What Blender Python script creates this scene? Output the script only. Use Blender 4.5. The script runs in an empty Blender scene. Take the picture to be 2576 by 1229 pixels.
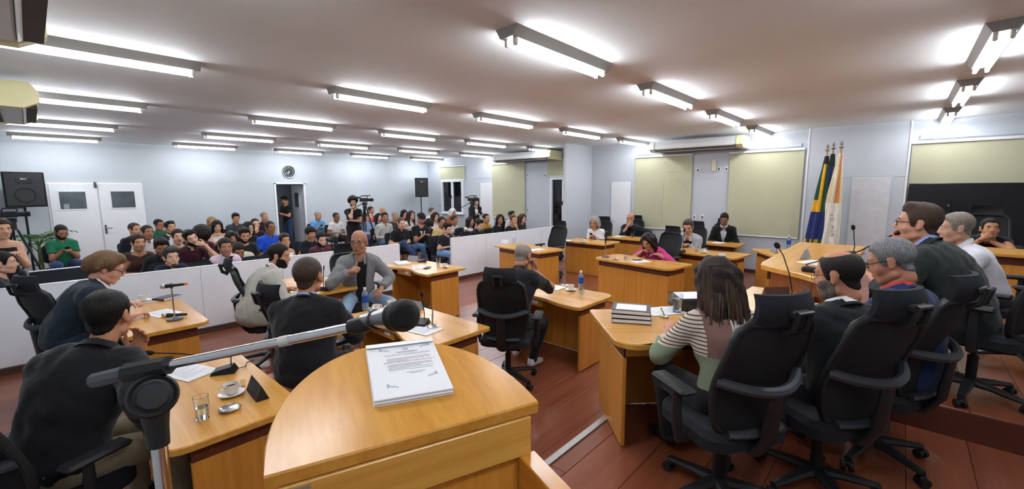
import bpy, math, random
import numpy as np
from mathutils import Matrix, Vector
random.seed(7); RNG = np.random.default_rng(7)
SC = bpy.context.scene; COL = SC.collection
# ---------------------------------------------------------------- camera, world, exposure
FPX = 1084.19; YAW, PITCH, ROLL = [math.radians(a) for a in (47.965, -7.337, -0.302)]; EYE = 1.95
def _basis():
    f = np.array([math.sin(YAW)*math.cos(PITCH), math.cos(YAW)*math.cos(PITCH), math.sin(PITCH)])
    r = np.array([math.cos(YAW), -math.sin(YAW), 0]); u = np.cross(r, f)
    return math.cos(ROLL)*r+math.sin(ROLL)*u, -math.sin(ROLL)*r+math.cos(ROLL)*u, f
CR, CU, CF = _basis(); CAM = np.array([0, 0, EYE])
cd = bpy.data.cameras.new('camera'); cam = bpy.data.objects.new('camera', cd); COL.objects.link(cam)
cd.sensor_fit = 'HORIZONTAL'; cd.sensor_width = 36; cd.lens = 36*FPX/2576; cd.clip_start = .02
cam.matrix_world = Matrix(((CR[0], CU[0], -CF[0], 0), (CR[1], CU[1], -CF[1], 0), (CR[2], CU[2], -CF[2], EYE), (0, 0, 0, 1)))
SC.camera = cam
w = bpy.data.worlds.new('night'); SC.world = w; w.use_nodes = True
w.node_tree.nodes['Background'].inputs[0].default_value = (.02, .03, .05, 1); w.node_tree.nodes['Background'].inputs[1].default_value = .3
SC.view_settings.view_transform = 'Standard'; SC.view_settings.look = 'None'; SC.view_settings.gamma = 1
SC.view_settings.use_curve_mapping = False; SC.view_settings.exposure = EXPO = 0.2
TUBE_POWER = 54.0
# pixel -> point on a plane the thing touches
def ray(x, y): return (x-1288)*CR-(y-614.5)*CU+FPX*CF
def atz(x, y, z): d = ray(x, y); return CAM+d*((z-EYE)/d[2])
def atx(x, y, X): d = ray(x, y); return CAM+d*(X/d[0])
def aty(x, y, Y): d = ray(x, y); return CAM+d*(Y/d[1])
def atd(x, y, D): return CAM+ray(x, y)*(D/FPX)
# ---------------------------------------------------------------- materials
def lin(c):
    if isinstance(c, str):
        c = c.lstrip('#'); c = [int(c[i:i+2], 16)/255 for i in (0, 2, 4)]
        c = [v/12.92 if v <= .04045 else ((v+.055)/1.055)**2.4 for v in c]
    return tuple(c[:3])
_M = {}
def mat(name, col, rough=.55, metal=0., vary=.06, scale=8., stretch=(1, 1, 1), bump=0., bscale=40., spec=.4, emit=None, trans=0., alpha=1., ior=1.45, coat=0., sheen=0., col2=None, objvar=0.):
    if name in _M: return _M[name]
    m = bpy.data.materials.new(name); m.use_nodes = True; nt = m.node_tree; N = nt.nodes; L = nt.links
    b = N['Principled BSDF']; c = lin(col)
    b.inputs['Roughness'].default_value = rough; b.inputs['Metallic'].default_value = metal
    b.inputs['Specular IOR Level'].default_value = spec; b.inputs['IOR'].default_value = ior
    b.inputs['Transmission Weight'].default_value = trans; b.inputs['Alpha'].default_value = alpha
    b.inputs['Coat Weight'].default_value = coat; b.inputs['Sheen Weight'].default_value = sheen
    tc = N.new('ShaderNodeTexCoord'); mp = N.new('ShaderNodeMapping'); mp.inputs['Scale'].default_value = stretch
    L.new(tc.outputs['Object'], mp.inputs[0])
    nz = N.new('ShaderNodeTexNoise'); nz.inputs['Scale'].default_value = scale; nz.inputs['Detail'].default_value = 5
    L.new(mp.outputs[0], nz.inputs['Vector'])
    rp = N.new('ShaderNodeValToRGB'); c2 = lin(col2) if col2 else tuple(min(1, v*(1+vary)) for v in c)
    c1 = c if col2 else tuple(v*(1-vary) for v in c)
    rp.color_ramp.elements[0].position = .3; rp.color_ramp.elements[1].position = .7
    rp.color_ramp.elements[0].color = (*c1, 1); rp.color_ramp.elements[1].color = (*c2, 1)
    L.new(nz.outputs['Fac'], rp.inputs[0]); src = rp.outputs[0]
    if objvar:
        oi = N.new('ShaderNodeObjectInfo'); hs = N.new('ShaderNodeHueSaturation'); mr = N.new('ShaderNodeMapRange')
        mr.inputs[3].default_value = 1-objvar; mr.inputs[4].default_value = 1+objvar
        L.new(oi.outputs['Random'], mr.inputs[0]); L.new(mr.outputs[0], hs.inputs['Value']); L.new(src, hs.inputs['Color']); src = hs.outputs[0]
    L.new(src, b.inputs['Base Color'])
    if bump:
        n2 = N.new('ShaderNodeTexNoise'); n2.inputs['Scale'].default_value = bscale; n2.inputs['Detail'].default_value = 4
        L.new(mp.outputs[0], n2.inputs['Vector'])
        bp = N.new('ShaderNodeBump'); bp.inputs['Strength'].default_value = bump; bp.inputs['Distance'].default_value = .01
        L.new(n2.outputs['Fac'], bp.inputs['Height']); L.new(bp.outputs[0], b.inputs['Normal'])
    if emit:
        b.inputs['Emission Color'].default_value = (*lin(emit[0]), 1); b.inputs['Emission Strength'].default_value = emit[1]
    _M[name] = m; return m
def wood(name, ca, cb, axis, rough=.3, fine=1.0, objvar=0.04, coat=.0, bump=.05):
    """long grain along axis (0,1,2) in object space"""
    if name in _M: return _M[name]
    m = bpy.data.materials.new(name); m.use_nodes = True; nt = m.node_tree; N = nt.nodes; L = nt.links; b = N['Principled BSDF']
    tc = N.new('ShaderNodeTexCoord'); mp = N.new('ShaderNodeMapping'); s = [14.*fine]*3; s[axis] = .7*fine; mp.inputs['Scale'].default_value = s
    oi = N.new('ShaderNodeObjectInfo'); ad = N.new('ShaderNodeVectorMath'); ad.operation = 'ADD'
    sc_ = N.new('ShaderNodeMath'); sc_.operation = 'MULTIPLY'; sc_.inputs[1].default_value = 9.
    L.new(oi.outputs['Random'], sc_.inputs[0]); L.new(tc.outputs['Object'], ad.inputs[0]); L.new(sc_.outputs[0], ad.inputs[1]); L.new(ad.outputs[0], mp.inputs[0])
    n1 = N.new('ShaderNodeTexNoise'); n1.inputs['Scale'].default_value = 1.; n1.inputs['Detail'].default_value = 3; n1.inputs['Distortion'].default_value = .5
    n2 = N.new('ShaderNodeTexNoise'); n2.inputs['Scale'].default_value = 5.; n2.inputs['Detail'].default_value = 6; n2.inputs['Roughness'].default_value = .65
    L.new(mp.outputs[0], n1.inputs[0]); L.new(mp.outputs[0], n2.inputs[0])
    mx = N.new('ShaderNodeMath'); mx.operation = 'MULTIPLY_ADD'; mx.inputs[1].default_value = .6
    m2 = N.new('ShaderNodeMath'); m2.operation = 'MULTIPLY'; m2.inputs[1].default_value = .4
    L.new(n2.outputs[0], m2.inputs[0]); L.new(n1.outputs[0], mx.inputs[0]); L.new(m2.outputs[0], mx.inputs[2])
    rp = N.new('ShaderNodeValToRGB'); e = rp.color_ramp.elements; e[0].position = .32; e[1].position = .68
    e[0].color = (*lin(ca), 1); e[1].color = (*lin(cb), 1); L.new(mx.outputs[0], rp.inputs[0])
    hs = N.new('ShaderNodeHueSaturation'); mr = N.new('ShaderNodeMapRange'); mr.inputs[3].default_value = 1-objvar; mr.inputs[4].default_value = 1+objvar
    L.new(oi.outputs['Random'], mr.inputs[0]); L.new(mr.outputs[0], hs.inputs['Value']); L.new(rp.outputs[0], hs.inputs['Color']); L.new(hs.outputs[0], b.inputs['Base Color'])
    b.inputs['Roughness'].default_value = rough; b.inputs['Coat Weight'].default_value = coat; b.inputs['Coat Roughness'].default_value = .15; b.inputs['Specular IOR Level'].default_value = .45
    bp = N.new('ShaderNodeBump'); bp.inputs['Strength'].default_value = bump; bp.inputs['Distance'].default_value = .004; L.new(n2.outputs[0], bp.inputs['Height']); L.new(bp.outputs[0], b.inputs['Normal'])
    _M[name] = m; return m
# ---------------------------------------------------------------- mesh helpers
class MB:
    """collects simple shapes into one mesh"""
    def __init__(s): s.v = []; s.f = []; s.mi = []; s.cur = 0
    def add(s, V, F, T=None):
        o = len(s.v)
        if T is not None: V = [tuple(T @ Vector(p)) for p in V]
        s.v += [tuple(p) for p in V]; s.f += [tuple(i+o for i in q) for q in F]; s.mi += [s.cur]*len(F); return s
    def box(s, c, d, T=None, b=0.):
        x, y, z = c; a, e, h = d[0]/2, d[1]/2, d[2]/2
        b = min(b, .49*min(d))
        if b <= 0:
            V = [(x+i*a, y+j*e, z+k*h) for k in (-1, 1) for j in (-1, 1) for i in (-1, 1)]
            return s.add(V, [(0, 2, 3, 1), (4, 5, 7, 6), (0, 1, 5, 4), (2, 6, 7, 3), (0, 4, 6, 2), (1, 3, 7, 5)], T)
        V = []; idx = {}
        for k in (-1, 1):
            for j in (-1, 1):
                for i in (-1, 1):
                    for ax in range(3):
                        p = [i*(a-b), j*(e-b), k*(h-b)]; p[ax] = (i*a, j*e, k*h)[ax]
                        idx[(i, j, k, ax)] = len(V); V.append((x+p[0], y+p[1], z+p[2]))
        F = []
        for ax in range(3):
            o1, o2 = (ax+1) % 3, (ax+2) % 3
            for sg in (-1, 1):
                q = []
                for (p1, p2) in ((-1, -1), (1, -1), (1, 1), (-1, 1)):
                    key = [0, 0, 0]; key[ax] = sg; key[o1] = p1; key[o2] = p2; q.append(idx[(*key, ax)])
                F.append(tuple(q if sg > 0 else q[::-1]))
            for s1 in (-1, 1):
                for s2 in (-1, 1):
                    q = []
                    for (t, axx) in ((-1, o1), (1, o1), (1, o2), (-1, o2)):
                        key = [0, 0, 0]; key[ax] = t; key[o1] = s1; key[o2] = s2; q.append(idx[(*key, axx)])
                    F.append(tuple(q if s1*s2 > 0 else q[::-1]))
        for (i, j, k) in [(i, j, k) for i in (-1, 1) for j in (-1, 1) for k in (-1, 1)]:
            q = [idx[(i, j, k, ax)] for ax in range(3)]; F.append(tuple(q if i*j*k > 0 else q[::-1]))
        return s.add(V, F, T)
    def tube(s, pts, r, n=8, T=None, closed=False, caps=True, flat=1.0):
        P = [Vector(p) for p in pts]; m = len(P); rr = r if hasattr(r, '__len__') else [r]*m
        V = []; F = []; up = None
        for i in range(m):
            d = (P[(i+1) % m]-P[i-1]) if closed else (P[min(i+1, m-1)]-P[max(i-1, 0)])
            d = d.normalized() if d.length > 1e-9 else Vector((0, 0, 1))
            if up is None:
                up = Vector((0, 0, 1)) if abs(d.z) < .9 else Vector((1, 0, 0))
            a = (up-d*up.dot(d)); a = a.normalized() if a.length > 1e-6 else d.orthogonal().normalized(); up = a; bb = d.cross(a)
            for k in range(n):
                t = 2*math.pi*k/n; V.append(P[i]+(a*math.cos(t)*flat+bb*math.sin(t))*rr[i])
        for i in range(m if closed else m-1):
            for k in range(n):
                F.append((i*n+k, i*n+(k+1) % n, ((i+1) % m)*n+(k+1) % n, ((i+1) % m)*n+k))
        if caps and not closed: F.append(tuple(range(n))[::-1]); F.append(tuple(range((m-1)*n, m*n)))
        return s.add(V, F, T)
    def cyl(s, a, b, r, n=16, T=None, r2=None): return s.tube([a, b], [r, r if r2 is None else r2], n, T)
    def lathe(s, prof, n=20, T=None, cap0=True, cap1=True):
        V = []; F = []; m = len(prof)
        for (r, z) in prof:
            for k in range(n): t = 2*math.pi*k/n; V.append((r*math.cos(t), r*math.sin(t), z))
        for i in range(m-1):
            for k in range(n): F.append((i*n+k, i*n+(k+1) % n, (i+1)*n+(k+1) % n, (i+1)*n+k))
        if cap0: F.append(tuple(range(n))[::-1])
        if cap1: F.append(tuple(range((m-1)*n, m*n)))
        return s.add(V, F, T)
    def prism(s, poly, z0, z1, T=None, bev=0.):
        """ccw outline in xy extruded z0..z1, small bevel on the top edge"""
        n = len(poly); V = [(p[0], p[1], z0) for p in poly]; rings = [0]
        if bev:
            V += [(p[0], p[1], z1-bev) for p in poly]; rings.append(n)
            c = np.array(poly); pr = np.roll(c, 1, 0); nx = np.roll(c, -1, 0); t = nx-pr; t /= np.maximum(np.linalg.norm(t, axis=1, keepdims=True), 1e-9)
            ins = c+np.stack([-t[:, 1], t[:, 0]], 1)*bev
            V += [(p[0], p[1], z1) for p in ins]; rings.append(2*n)
        else: V += [(p[0], p[1], z1) for p in poly]; rings.append(n)
        F = [tuple(range(n))[::-1]]
        for a, b in zip(rings, rings[1:]):
            for i in range(n): j = (i+1) % n; F.append((a+i, a+j, b+j, b+i))
        F.append(tuple(range(rings[-1], rings[-1]+n))); return s.add(V, F, T)
    def sphere(s, c, r, n=12, T=None):
        r = r if hasattr(r, '__len__') else (r, r, r); V = []; F = []; m = n//2
        for i in range(m+1):
            ph = math.pi*i/m
            for k in range(n): t = 2*math.pi*k/n; V.append((c[0]+r[0]*math.sin(ph)*math.cos(t), c[1]+r[1]*math.sin(ph)*math.sin(t), c[2]-r[2]*math.cos(ph)))
        for i in range(m):
            for k in range(n): F.append((i*n+k, i*n+(k+1) % n, (i+1)*n+(k+1) % n, (i+1)*n+k))
        return s.add(V, F, T)
    def mesh(s, name, mats, smooth=True):
        me = bpy.data.meshes.new(name); me.from_pydata(s.v, [], s.f)
        mats = mats if isinstance(mats, (list, tuple)) else [mats]
        for m in mats: me.materials.append(m)
        if max(s.mi, default=0): me.polygons.foreach_set('material_index', s.mi)
        if smooth:
            me.polygons.foreach_set('use_smooth', [True]*len(me.polygons)); me.set_sharp_from_angle(angle=math.radians(38))
        me.update(); return me
def link(name, me, parent=None, T=None):
    o = bpy.data.objects.new(name, me); COL.objects.link(o)
    if parent: o.parent = parent
    if T is not None: o.matrix_basis = T
    return o
def obj(name, mb, mats, parent=None, T=None, smooth=True): return link(name, mb.mesh(name, mats, smooth), parent, T)
def tag(o, label=None, cat=None, group=None, kind=None):
    for k, v in (('label', label), ('category', cat), ('group', group), ('kind', kind)):
        if v: o[k] = v
    return o
def empty(name, loc=(0, 0, 0), rz=0., label=None, cat=None, group=None):
    o = bpy.data.objects.new(name, None); COL.objects.link(o); o.empty_display_size = .1
    o.location = loc; o.rotation_euler = (0, 0, math.radians(rz)); return tag(o, label, cat, group)
def copy_tree(o, parent=None):
    c = o.copy(); COL.objects.link(c)
    if parent: c.parent = parent
    for ch in list(o.children): copy_tree(ch, c)
    return c
def Rz(a): return Matrix.Rotation(math.radians(a), 4, 'Z')
def Rx(a): return Matrix.Rotation(math.radians(a), 4, 'X')
def Ry(a): return Matrix.Rotation(math.radians(a), 4, 'Y')
def Tr(*p): return Matrix.Translation(p if len(p) == 3 else p[0])
def rrect(x0, x1, y0, y1, r, n=6):
    """rounded rectangle outline, ccw; r one radius or four (bl, br, tr, tl)"""
    r = r if hasattr(r, '__len__') else (r,)*4; P = []
    for (cx, cy, a0, q) in ((x0, y0, 180, r[0]), (x1, y0, 270, r[1]), (x1, y1, 0, r[2]), (x0, y1, 90, r[3])):
        if q <= 0: P.append((cx, cy)); continue
        ox = cx+(q if cx == x0 else -q); oy = cy+(q if cy == y0 else -q)
        for i in range(n+1): t = math.radians(a0+90*i/n); P.append((ox+q*math.cos(t), oy+q*math.sin(t)))
    return P
def text_mesh(txt, size, m, parent, T, align='CENTER', name='lettering'):
    cu = bpy.data.curves.new('lettering', 'FONT'); cu.body = txt; cu.size = size; cu.align_x = align; cu.align_y = 'CENTER'; cu.resolution_u = 2
    o = bpy.data.objects.new('tmp', cu); COL.objects.link(o); dg = bpy.context.evaluated_depsgraph_get(); dg.update()
    me = bpy.data.meshes.new_from_object(o.evaluated_get(dg)); bpy.data.objects.remove(o); me.materials.clear(); me.materials.append(m)
    return link(name, me, parent, T)
# ---------------------------------------------------------------- palette
WALLR = mat('wall_paint_lavender_lit', '#c0c6cd', .6, vary=.015, scale=3, bump=.03, bscale=120)  # lavender wall tone, lightened to make up for weaker light on right wall
WALL = mat('wall_paint', '#bac2c7', .6, vary=.015, scale=3, bump=.03, bscale=120)
WHITE = mat('white_paint', '#e4e7ea', .4, vary=.015)
PARTI = mat('partition_laminate', '#e6eaf0', .45, vary=.02, scale=4)
CEIL = mat('ceiling_paint', '#e0e4e5', .75, vary=.02, scale=1.2)
FIX = mat('fixture_enamel_shaded', '#8f8d89', .4, vary=.03)  # enamel darkened to stand in for shade on the housing sides
TUBE = mat('lit_tube', '#ffffff', .4, emit=('#f5f8ff', TUBE_POWER))
SOCK = mat('socket_plastic', '#d8d5cc', .4)
OAKX = wood('oak_grain_x', '#bb8032', '#daa650', 0, .27, 1.0)
OAKY = wood('oak_grain_y', '#b5761f', '#d69a3e', 1, .27, 1.0)
OAKZ = wood('oak_grain_z', '#b97826', '#d4953f', 2, .4, 1.6)
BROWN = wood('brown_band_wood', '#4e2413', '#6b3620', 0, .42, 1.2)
PLANK = wood('red_brown_plank', '#743c26', '#8f533a', 0, .3, .8, objvar=.10, coat=.15)
SKIRT = wood('skirting_wood', '#3f2a22', '#584038', 0, .5, 1.)
ALU = mat('aluminium', '#b5b8b4', .35, metal=.8, vary=.05, scale=30)
CHROME = mat('chrome', '#d9dadc', .16, metal=1., vary=.01)
BLACKP = mat('black_plastic', '#1d1e20', .5, vary=.1, bump=.02, bscale=300)
BLACKM = mat('black_metal', '#18191b', .4, vary=.1, metal=.2)
GREYP = mat('grey_plastic', '#4b4e52', .5, vary=.06)
BLIND = mat('blind_fabric', '#b9b99c', .8, vary=.03, scale=2.5, bump=.05, bscale=220)
GLASSD = mat('night_window_glass', '#0c1015', .06, spec=.6, vary=.02)
CREAM = mat('yellowed_plastic', '#e6dfa9', .4, vary=.04, scale=5)
ACW = mat('ac_white', '#dfe3e2', .35, vary=.02)
ACD = mat('ac_dark_grille', '#3d2f24', .6, vary=.15)
PAPER = mat('paper', '#eef0f3', .7, vary=.015)
X0, X1, Y0, Y1, ZC = -.65, 11.0, -3.2, 14.57, 3.15
DZ, UZ = .25, .455                       # dais and upper dais levels
PY = 7.0                                 # low partition line
def struct(name, mb, m, parent=None, smooth=False):
    o = obj(name, mb, m, parent, smooth=smooth)
    if not parent: o['kind'] = 'structure'
    return o
def wall(name, ax, c, a0, a1, t, holes=()):
    """wall on plane ax=c, running a0..a1 along the other axis, thickness t outwards, rectangular holes (a,b,z0,z1)"""
    mb = MB(); cuts = sorted({a0, a1, *[h[0] for h in holes], *[h[1] for h in holes]})
    for p, q in zip(cuts, cuts[1:]):
        zs = [0.]; hs = sorted([(h[2], h[3]) for h in holes if h[0] <= p+1e-6 and h[1] >= q-1e-6]); z = 0.; segs = []
        for (h0, h1) in hs: segs.append((z, h0)); z = h1
        segs.append((z, ZC))
        for (z0, z1) in segs:
            if z1-z0 < 1e-4: continue
            d = (q-p, abs(t), z1-z0) if ax == 'y' else (abs(t), q-p, z1-z0)
            ctr = ((p+q)/2, c+t/2, (z0+z1)/2) if ax == 'y' else (c+t/2, (p+q)/2, (z0+z1)/2)
            mb.box(ctr, d)
    return struct(name, mb, WALL)
W1 = (12.37, 13.63, 1.02, 2.30); wa = atx(1388, 445, X1); wb = atx(1425, 575, X1); W2 = (7.25, 8.24, .72, 2.30)
wall('wall_back', 'y', Y1, X0-.2, X1+.2, .2, [(5.144, 6.0, 0, 2.15)])
wall('wall_right', 'x', X1, Y0, Y1, .2, [W1, W2]).data.materials[0] = WALLR
wall('wall_left', 'x', X0, Y0, Y1, -.2)
wall('wall_front', 'y', Y0, X0-.2, X1+.2, -.2)
struct('ceiling', MB().box(((X0+X1)/2, (Y0+Y1)/2+1, ZC+.05), (X1-X0+.6, Y1-Y0+3.4, .1)), CEIL)
PIERX = 9.70
struct('wall_pier', MB().box(((PIERX+X1)/2, 6.82, ZC/2), (X1-PIERX, .08, ZC)), WALLR)
wp = struct('wall_panel', MB().box((X1-.05, .75, ZC/2), (.1, 1.54, ZC)), WALLR)
for yy in (-.03, 1.53): obj('panel_edge', MB().box((X1-.105, yy, ZC/2), (.012, .03, ZC)), WHITE, wp)
obj('panel_rail', MB().box((X1-.103, .75, 2.15), (.008, 1.5, .012)), WALL, wp)
# floor: base slab, planks as pieces of it
fl = struct('floor', MB().box((5.2, 6.6, -.04), (12.4, 19.8, .06)), mat('floor_gap', '#2a130c', .7))
pm = {}
def planks(parent, x0, x1, y0, y1, z, off=0.):
    y = y0; r = 0
    while y < y1-.02:
        wd = min(.305, y1-y); x = x0-((r*1.13+off) % 2.9); r += 1
        while x < x1-.02:
            a, b = max(x, x0), min(x+2.9, x1); key = (round(b-a, 3), round(wd, 3))
            if key not in pm: pm[key] = MB().box((0, 0, 0), (key[0]-.003, key[1]-.003, .02), b=.0015).mesh('plank', PLANK)
            link('plank', pm[key], parent, Tr((a+b)/2, y+wd/2, z-.01)); x += 2.9
        y += .305
planks(fl, X0, X1, 1.53, Y1, 0.)
dais = struct('floor_dais', MB().box(((X0+7.9)/2, (Y0+1.52)/2, (DZ-.012)/2), (7.9-X0, 1.52-Y0, DZ-.012)).box((9.45, (Y0+.9)/2, (DZ-.012)/2), (3.1, .9-Y0, DZ-.012)), SKIRT)
planks(dais, X0, 7.9, Y0, 1.52, DZ, .7)
obj('step_nosing', MB().box((4.2, 1.512, DZ+.004), (7.4, .045, .012)).box((4.2, 1.53, DZ-.012), (7.4, .006, .04)), ALU, dais)
ud = struct('floor_upper_dais', MB().box((7.53, (Y0+1.0)/2, (UZ+DZ-.012)/2), (6.94, 1.0-Y0, UZ-DZ-.012)), wood('riser_wood', '#4a2114', '#5e2e1d', 1, .4, 1.))
planks(ud, 4.06, X1, Y0, 1.0, UZ, 1.9)
# low partition with opening
for nm, a, b in (('wall_partition_left', X0, 4.585), ('wall_partition_right', 5.86, X1-.02)):
    p = struct(nm, MB().box(((a+b)/2, PY+.025, .46), (b-a, .05, .92)), PARTI)
    obj('top_cap', MB().box(((a+b)/2, PY+.025, .925), (b-a, .056, .012), b=.003), WHITE, p)
    n = int((b-a)/1.2)
    for i in range(1, n+1): obj('panel_joint', MB().box((a+i*(b-a)/(n+1), PY-.001, .46), (.006, .004, .9)), WALL, p)
    s = struct('baseboard_'+nm.split('_')[2], MB().box(((a+b)/2, PY-.01, .04), (b-a, .022, .08), b=.004), SKIRT)
struct('baseboard_wall_right', MB().box((X1-.01, 4.0, .04), (.02, 5.4, .08)).box((X1-.01, 10.9, .04), (.02, 7.2, .08)), SKIRT)
struct('baseboard_wall_back', MB().box((3.55, Y1-.01, .04), (3.2, .02, .08)).box((8.5, Y1-.01, .04), (4.9, .02, .08)), SKIRT)
# faint wall joints at door-head height
struct('trim_1', MB().box((X1-.003, 5.0, 2.16), (.006, 3.8, .01)).box((X1-.003, 10.8, 2.33), (.006, 7.2, .01)), WALL)
struct('trim_2', MB().box((8.5, Y1-.003, 2.16), (4.9, .006, .01)).box((3.5, Y1-.003, 2.16), (3.2, .006, .01)), WALL)
# double door
DARKG = mat('door_pane', '#5d666c', .15, vary=.08, scale=3, col2='#454b50')
dr = struct('door_1', MB().box((1.107, Y1-.012, 1.075), (1.70, .024, 2.15)), WHITE)
for i, (a, b) in enumerate(((.287, 1.10), (1.114, 1.928))):
    lf = obj('door_leaf', MB().box(((a+b)/2, Y1-.04, 1.07), (b-a-.012, .04, 2.12), b=.003), WHITE, dr)
    c = (a+b)/2-.03*(1-2*i); obj('pane_frame', MB().box((c, Y1-.064, 1.74), (.50, .012, .46)), WHITE, lf)
    obj('pane', MB().box((c, Y1-.071, 1.74), (.44, .008, .40)), DARKG, lf)
    if i == 0: obj('notice', MB().box((c-.12, Y1-.0765, 1.60), (.09, .003, .11)), mat('notice_grey', '#8d979c', .5), lf)
    else:
        obj('door_handle', MB().box((a+.055, Y1-.07, 1.02), (.045, .02, .22), b=.008).tube([(a+.055, Y1-.075, 1.05), (a+.055, Y1-.12, 1.05), (a+.17, Y1-.12, 1.05)], .011), CHROME, lf)
obj('door_closer', MB().box((1.07, Y1-.08, 2.1), (.05, .05, .14), b=.01), GREYP, dr)
# open doorway with corridor behind it
df = struct('door_2', MB().box((5.13, Y1-.015, 1.08), (.05, .03, 2.19)).box((6.015, Y1-.015, 1.08), (.05, .03, 2.19)).box((5.572, Y1-.015, 2.165), (.93, .03, .05)), WHITE)
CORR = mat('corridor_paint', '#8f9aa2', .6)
struct('wall_corridor', MB().box((5.6, Y1+2.15, 1.5), (2.6, .1, 3.2)).box((4.3, Y1+1.2, 1.5), (.1, 2.0, 3.2)).box((6.9, Y1+1.2, 1.5), (.1, 2.0, 3.2)), CORR)
lf = obj('door_leaf', MB().box((6.03, Y1+.62, 1.06), (.04, .84, 2.1), b=.003), WHITE, df)
obj('pane_frame', MB().box((6.005, Y1+.60, 1.62), (.012, .40, .58)), WHITE, lf); obj('pane', MB().box((5.998, Y1+.60, 1.62), (.008, .30, .48)), DARKG, lf)
cl_ = tag(empty('corridor_fill_light', (5.6, Y1+1.2, 3.1)), 'unseen fill light added on the corridor ceiling beyond the doorway', 'light'); obj('housing', MB().box((0, 0, 0), (.6, .08, .06)), FIX, cl_); obj('tube', MB().cyl((-.27, 0, -.05), (.27, 0, -.05), .014, 10), mat('corridor_fill_tube', '#ffffff', .4, emit=('#eef4ff', 34.)), cl_)  # unseen lamp, added to brighten the dim corridor
sg = tag(obj('corridor_sign', MB().box((5.80, Y1+2.085, 1.98), (.22, .02, .17), b=.004), mat('sign_dark', '#3a4247', .5)), 'small dark sign on the corridor wall beyond the open doorway', 'sign')
obj('sign_panel', MB().box((5.80, Y1+2.07, 1.98), (.16, .008, .11)), mat('sign_grey', '#5f6c72', .5), sg)
# plain doors on right wall
def flush_door(name, y0, y1, top, x=X1):
    d = struct(name, MB().box((x-.01, (y0+y1)/2, top/2), (.02, y1-y0+.05, top)), WALL)
    lf = obj('door_leaf', MB().box((x-.022, (y0+y1)/2, top/2-.01), (.02, y1-y0, top-.03), b=.003), WHITE, d)
    obj('door_handle', MB().box((x-.036, y1-.05, 1.02), (.01, .035, .14)).tube([(x-.04, y1-.05, 1.04), (x-.08, y1-.05, 1.04), (x-.08, y1-.15, 1.04)], .009), CHROME, lf)
flush_door('door_3', 5.53, 6.11, 2.15); flush_door('door_4', 10.75, 11.43, 2.19)
a = atx(2145, 446, X1-.1)[1]; b = atx(2243, 446, X1-.1)[1]
d5 = struct('door_5', MB().box((X1-.106, (a+b)/2, 1.085), (.012, a-b+.06, 2.17)), WALL); obj('door_leaf', MB().box((X1-.118, (a+b)/2, 1.07), (.016, a-b, 2.12), b=.003), mat('panel_door_grey', '#cfd2d6', .5), d5)
# windows
for i, W in enumerate((W1, W2)):
    y0, y1, z0, z1 = W; mb = MB(); t = .07
    mb.box((X1-.02, y0+t/2, (z0+z1)/2), (.1, t, z1-z0)).box((X1-.02, y1-t/2, (z0+z1)/2), (.1, t, z1-z0)).box((X1-.02, (y0+y1)/2, z0+t/2), (.1, y1-y0-2*t, t)).box((X1-.02, (y0+y1)/2, z1-t/2), (.1, y1-y0-2*t, t)).box((X1-.01, (y0+y1)/2, (z0+z1)/2), (.08, .1, z1-z0-2*t))
    wn = struct('window_%d' % (i+1), mb, WHITE)
    for (p, q) in ((y0+t, (y0+y1)/2-.05), ((y0+y1)/2+.05, y1-t)): obj('pane', MB().box((X1+.01, (p+q)/2, (z0+z1)/2), (.012, q-p, z1-z0-2*t)), GLASSD, wn)
    obj('window_sill', MB().box((X1-.05, (y0+y1)/2, z0-.015), (.14, y1-y0+.06, .03), b=.005), WHITE, wn); obj('latch', MB().box((X1-.065, (y0+y1)/2+.02, (z0+z1)/2), (.02, .03, .12)), BLACKP, wn)
# roller blinds
def blind(y0, y1, z0, z1, label, x=X1, sill=True):
    e = empty('roller_blind', (x, (y0+y1)/2, z0), 0, label, 'blind', 'roller blinds on the right wall'); w = y1-y0
    obj('fabric', MB().box((-.035, 0, (z1-z0)/2), (.006, w, z1-z0)), BLIND, e)
    obj('head_rail', MB().box((-.035, 0, z1-z0+.03), (.07, w+.02, .05), b=.006), WHITE, e)
    obj('bottom_bar', MB().box((-.036, 0, .0), (.016, w, .03), b=.004), WHITE, e)
    if sill: obj('valance', MB().box((-.012, 0, z1-z0+.12), (.024, w*.92, .085), b=.004).box((-.028, 0, z1-z0+.1), (.012, w*.9, .02)), WALL, e)
    return e
bl_ = blind(3.90, 5.40, .90, 2.74, 'tall beige blind with dark cracks, behind the bald man in a dark jacket')
for pts in ([(1672, 447), (1668, 470), (1670, 490), (1664, 520), (1666, 545), (1664, 562)], [(1704, 448), (1709, 458), (1716, 462), (1726, 470), (1729, 485)], [(1680, 432), (1698, 434), (1712, 432), (1722, 440)]):
    Q = [atx(p[0], p[1], X1-.04) for p in pts]; obj('crack', MB().tube([(-.039, q[1]-4.65, q[2]-.9) for q in Q], .0018, 4), mat('crack_dark', '#8a8870', .9), bl_)
blind(1.60, 3.05, .86, 2.72, 'tall beige blind beside the flags, right of the wall sockets')
blind(-2.4, -.06, .90, 2.72, 'wide beige blind above the black wall panel at right')
blind(12.25, 13.68, 2.31, 2.80, 'short rolled beige blind above the far left window')
blind(7.1, 8.36, 2.33, 2.80, 'short beige blind above the window beside the pier', sill=False)
b0 = atx(1240, 430, X1)[1]; b1 = atx(1322, 430, X1)[1]
blind(b1, b0, .95, 2.78, 'tall beige blind below the far air conditioner')
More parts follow.
